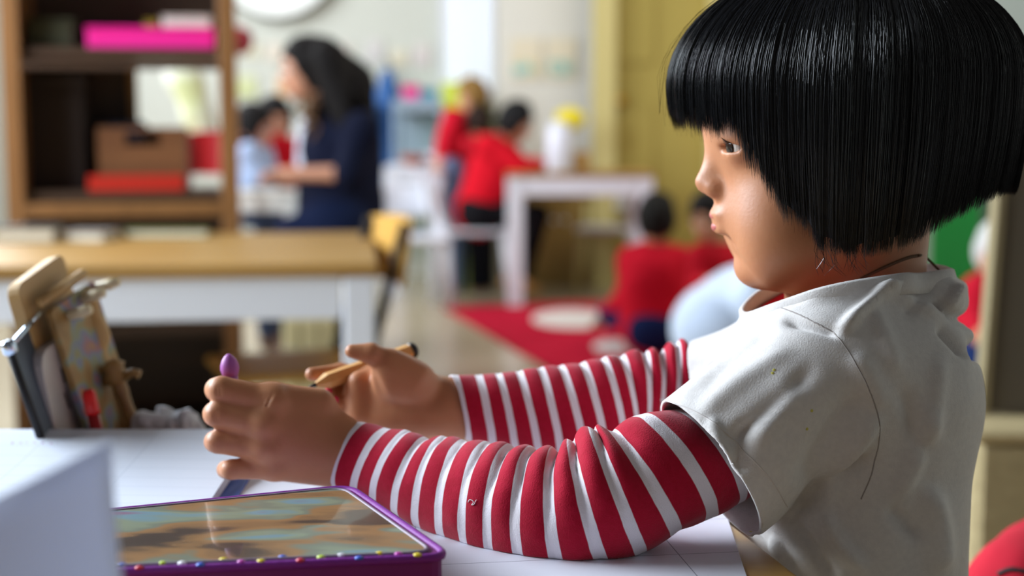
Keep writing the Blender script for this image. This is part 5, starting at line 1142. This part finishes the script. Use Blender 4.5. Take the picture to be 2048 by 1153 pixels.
# ---- hair: solid bob under thousands of strands
HC = W(1693, 170, YC); RX, RY, HB = .1235, .090, .0815
ends = np.array([(1325, 205), (1335, 222), (1350, 238), (1400, 243), (1440, 250), (1462, 272), (1490, 335), (1530, 398), (1560, 432), (1600, 456), (1640, 500), (1700, 514), (1760, 512), (1840, 497), (1900, 472), (1950, 442), (2010, 407), (2060, 380), (2200, 360)], float)
def hair_end(phi, lam=1.0):
    x = HC[0] - RX*math.cos(phi)*lam; Y = HC[1] - RY*abs(math.sin(phi))*lam
    p = 1024 + FPX*x/(Y*_c + .06*_s*0 + 1e-9)*_c if False else 1024 + FPX*x/((Y)*_c + (CAM[2]-HC[2])*_s)
    e = np.interp(p, ends[:, 0], ends[:, 1]); return W(p, e, Y)[2]
PH = np.linspace(0, 2*math.pi, 361); EZ = np.array([hair_end(p) for p in PH])
def hair_pt(phi, t, lam, ez, wob=0.0):
    """t 0..1: crown to tip, vectorised over strands"""
    L1 = .145; L2 = np.maximum(HC[2]-ez, .005); tt = t*(L1+L2); al = np.clip(tt/L1, 0, 1)*math.pi/2; d = np.maximum(tt-L1, 0)
    side = np.abs(np.sin(phi)); back = np.clip(-np.cos(phi), 0, 1); front = np.clip(np.cos(phi), 0, 1)
    rho = 1 - (d/.115)**2*(.16*side + .10*back) - (d/.04)**2*front**2*.030
    sx = np.sin(al)**.92*rho*lam; x = HC[0] - RX*np.cos(phi)*sx + .004*np.cos(al); y = HC[1] - RY*np.sin(phi)*sx; z = HC[2] + HB*np.cos(al)*(.90+.10*lam) - d
    return np.stack([x, y, z], -1)
# solid
n1, n2 = 160, 26; phi = np.linspace(0, 2*math.pi, n1, endpoint=False); ez = np.interp(phi, PH, EZ)
rows = []
lump = .004*np.sin(phi*23)*np.sin(phi*7+1) + .0015*np.sin(phi*61)
for t in np.linspace(.01, 1, n2): rows.append(hair_pt(phi, np.full(n1, t), .93, ez+.006+lump))
for t in np.linspace(1, .35, 10): rows.append(hair_pt(phi, np.full(n1, t), .80, ez+.010+lump))
k = np.arange(n1); VV = np.concatenate(rows); FF = np.concatenate([np.stack([i*n1+k, i*n1+(k+1) % n1, (i+1)*n1+(k+1) % n1, (i+1)*n1+k], 1) for i in range(len(rows)-1)])
hair_o = link('hair', fast_mesh('hair', VV, FF), M_hair, child); hair_o['label'] = 'straight black bob with a fringe'
rng = np.random.default_rng(4)
def strands(n, lam0, lam1, rad, t0, segs=14, endj=.0045):
    phi0 = rng.uniform(0, 2*math.pi, n)
    # fewer behind, more on the camera side and fringe
    phi0 = np.where(rng.random(n) < .72, rng.uniform(-.75, math.pi+.2, n), phi0) % (2*math.pi)
    cl = np.round(phi0*34/ (2*math.pi)*4)/4/34*2*math.pi; lam = lam0 + (lam1-lam0)*rng.random(n)**.6; ez = np.interp(phi0, PH, EZ)
    cid = np.round(phi0*60/(2*math.pi)).astype(int); cph = cid*2*math.pi/60; crand = rng.normal(size=70)[cid % 70]; crand2 = rng.normal(size=70)[cid % 70]
    front = np.clip(np.cos(phi0), 0, 1); ez = ez + crand*(.0004+.0022*front) + np.abs(rng.normal(size=n))*endj*.55 - .002 + rng.normal(size=n)*endj*(.25+.45*front)
    lam = lam*(1+.006*crand2); P = []
    start = t0 + rng.random(n)*.12
    sway = rng.normal(size=n)*.010; sw2 = rng.normal(size=n)*.006
    for j in range(segs+1):
        u = j/segs; t = start + (1-start)*u; gather = .25*u**3
        ph = phi0*(1-gather) + cph*gather + sway*u + sw2*np.sin(6*u+crand) + .006*crand2*np.sin(2.2*u)
        P.append(hair_pt(ph, t, lam*(1-.01*u), ez))
    P = np.stack(P, 1)                     # n, segs+1, 3
    Tn = np.gradient(P, axis=1); Tn /= np.linalg.norm(Tn, axis=2)[..., None]+1e-9
    o = P - HC; o[..., 2] *= .5; A = np.cross(Tn, o); A /= np.linalg.norm(A, axis=2)[..., None]+1e-9; B = np.cross(Tn, A)
    r = rad*(.7+.6*rng.random(n))[:, None]*np.interp(np.linspace(0, 1, segs+1), [0, .1, .75, 1], [.5, 1, .9, .12])[None]
    ang = np.array([math.pi/2, math.pi*7/6, math.pi*11/6]); V = P[:, :, None] + r[..., None, None]*(np.cos(ang)[None, None, :, None]*A[:, :, None] + np.sin(ang)[None, None, :, None]*B[:, :, None])
    V = V.reshape(-1, 3); b = (np.arange(n)[:, None, None]*(segs+1) + np.arange(segs)[None, :, None])*3; kk = np.arange(3)[None, None]
    F = np.stack([b+kk, b+(kk+1) % 3, b+3+(kk+1) % 3, b+3+kk], -1).reshape(-1, 4); return V, F
v1, f1 = strands(12500, .925, 1.0, .00030, .0, 15)
v2, f2 = strands(3000, .82, .93, .00030, .35, 10, .006)
V_ = np.concatenate([v1, v2]); F_ = np.concatenate([f1, f2+len(v1)])
so = link('hair_strands', fast_mesh('hair_strands', V_, F_), M_hair, hair_o); so['kind'] = 'stuff'
# a few loose hairs: temple and nape
fl = MB()
for i in range(26):
    a = random.uniform(1625, 1720); p0 = W(a, 480+random.uniform(-10, 10), .905); fl.tube(spline([p0, p0+V3(random.uniform(-.002, .006), 0, -.012), p0+V3(random.uniform(-.002, .012), .002, -.021)], 6), [.00016]*5+[.00005], 3)
for i in range(30):
    a = random.uniform(-.5, 1.2); L_ = []
    for u in np.linspace(.3, 1, 10): L_.append(hair_pt(np.array([a+.1*u]), np.array([u]), 1.0+.05*u*random.uniform(.6, 1.2), np.array([np.interp(a % (2*math.pi), PH, EZ)-.004]))[0])
    fl.tube(L_, .00007, 3)
fo = fl.build('flyaway_hair', M_hair, hair_o); fo['kind'] = 'stuff'

# ---- things in the hands
M_pw = wood('pencil_wood', '#C98F4E', '#D9A765', 60, rough=.5)
a, b = W(655, 762, 1.0475), W(819, 704, 1.092); d = nrm(b-a)
pencil = empty('pencil', a, 'chunky natural wooden pencil held in the far hand', 'pencil')
MB().lathe([(.0010, -.0125), (.0063, 0), (.0063, .0002), (.0063, np.linalg.norm(b-a))], a, 6, d).build('barrel', M_pw, pencil)
MB().lathe([(.0002, -.0165), (.0008, -.015), (.0018, -.0105), (.0018, -.010)], a, 10, d).build('lead', mat('graphite', '#24262c', .25, metal=.3), pencil, True)
MB().lathe([(.0064, 0), (.0064, .004), (.005, .0055)], b, 12, d).build('end_cap', mat('black_paint', '#1b1a18', .4), pencil, True)
a, b = W(470, 850, .981), W(460, 742, .981); d = nrm(b-a); L_ = np.linalg.norm(b-a)
cr = empty('crayon', a, 'purple crayon with an egg-shaped tip standing up out of the near fist', 'crayon')
M_pu = mat('purple_wax', '#A85BA8', .5, sss=(.1, (1, .5, 1), .004))
MB().lathe([(.0052, 0), (.0052, L_)], a, 18, d).build('crayon_body', M_pu, cr, True)
MB().lathe([(.0052, -.004), (.0066, .001), (.0064, .004), (.0052, .0075), (.0034, .0100), (.0014, .0117), (.0003, .0120)], b, 20, d).build('crayon_tip', M_pu, cr, True)
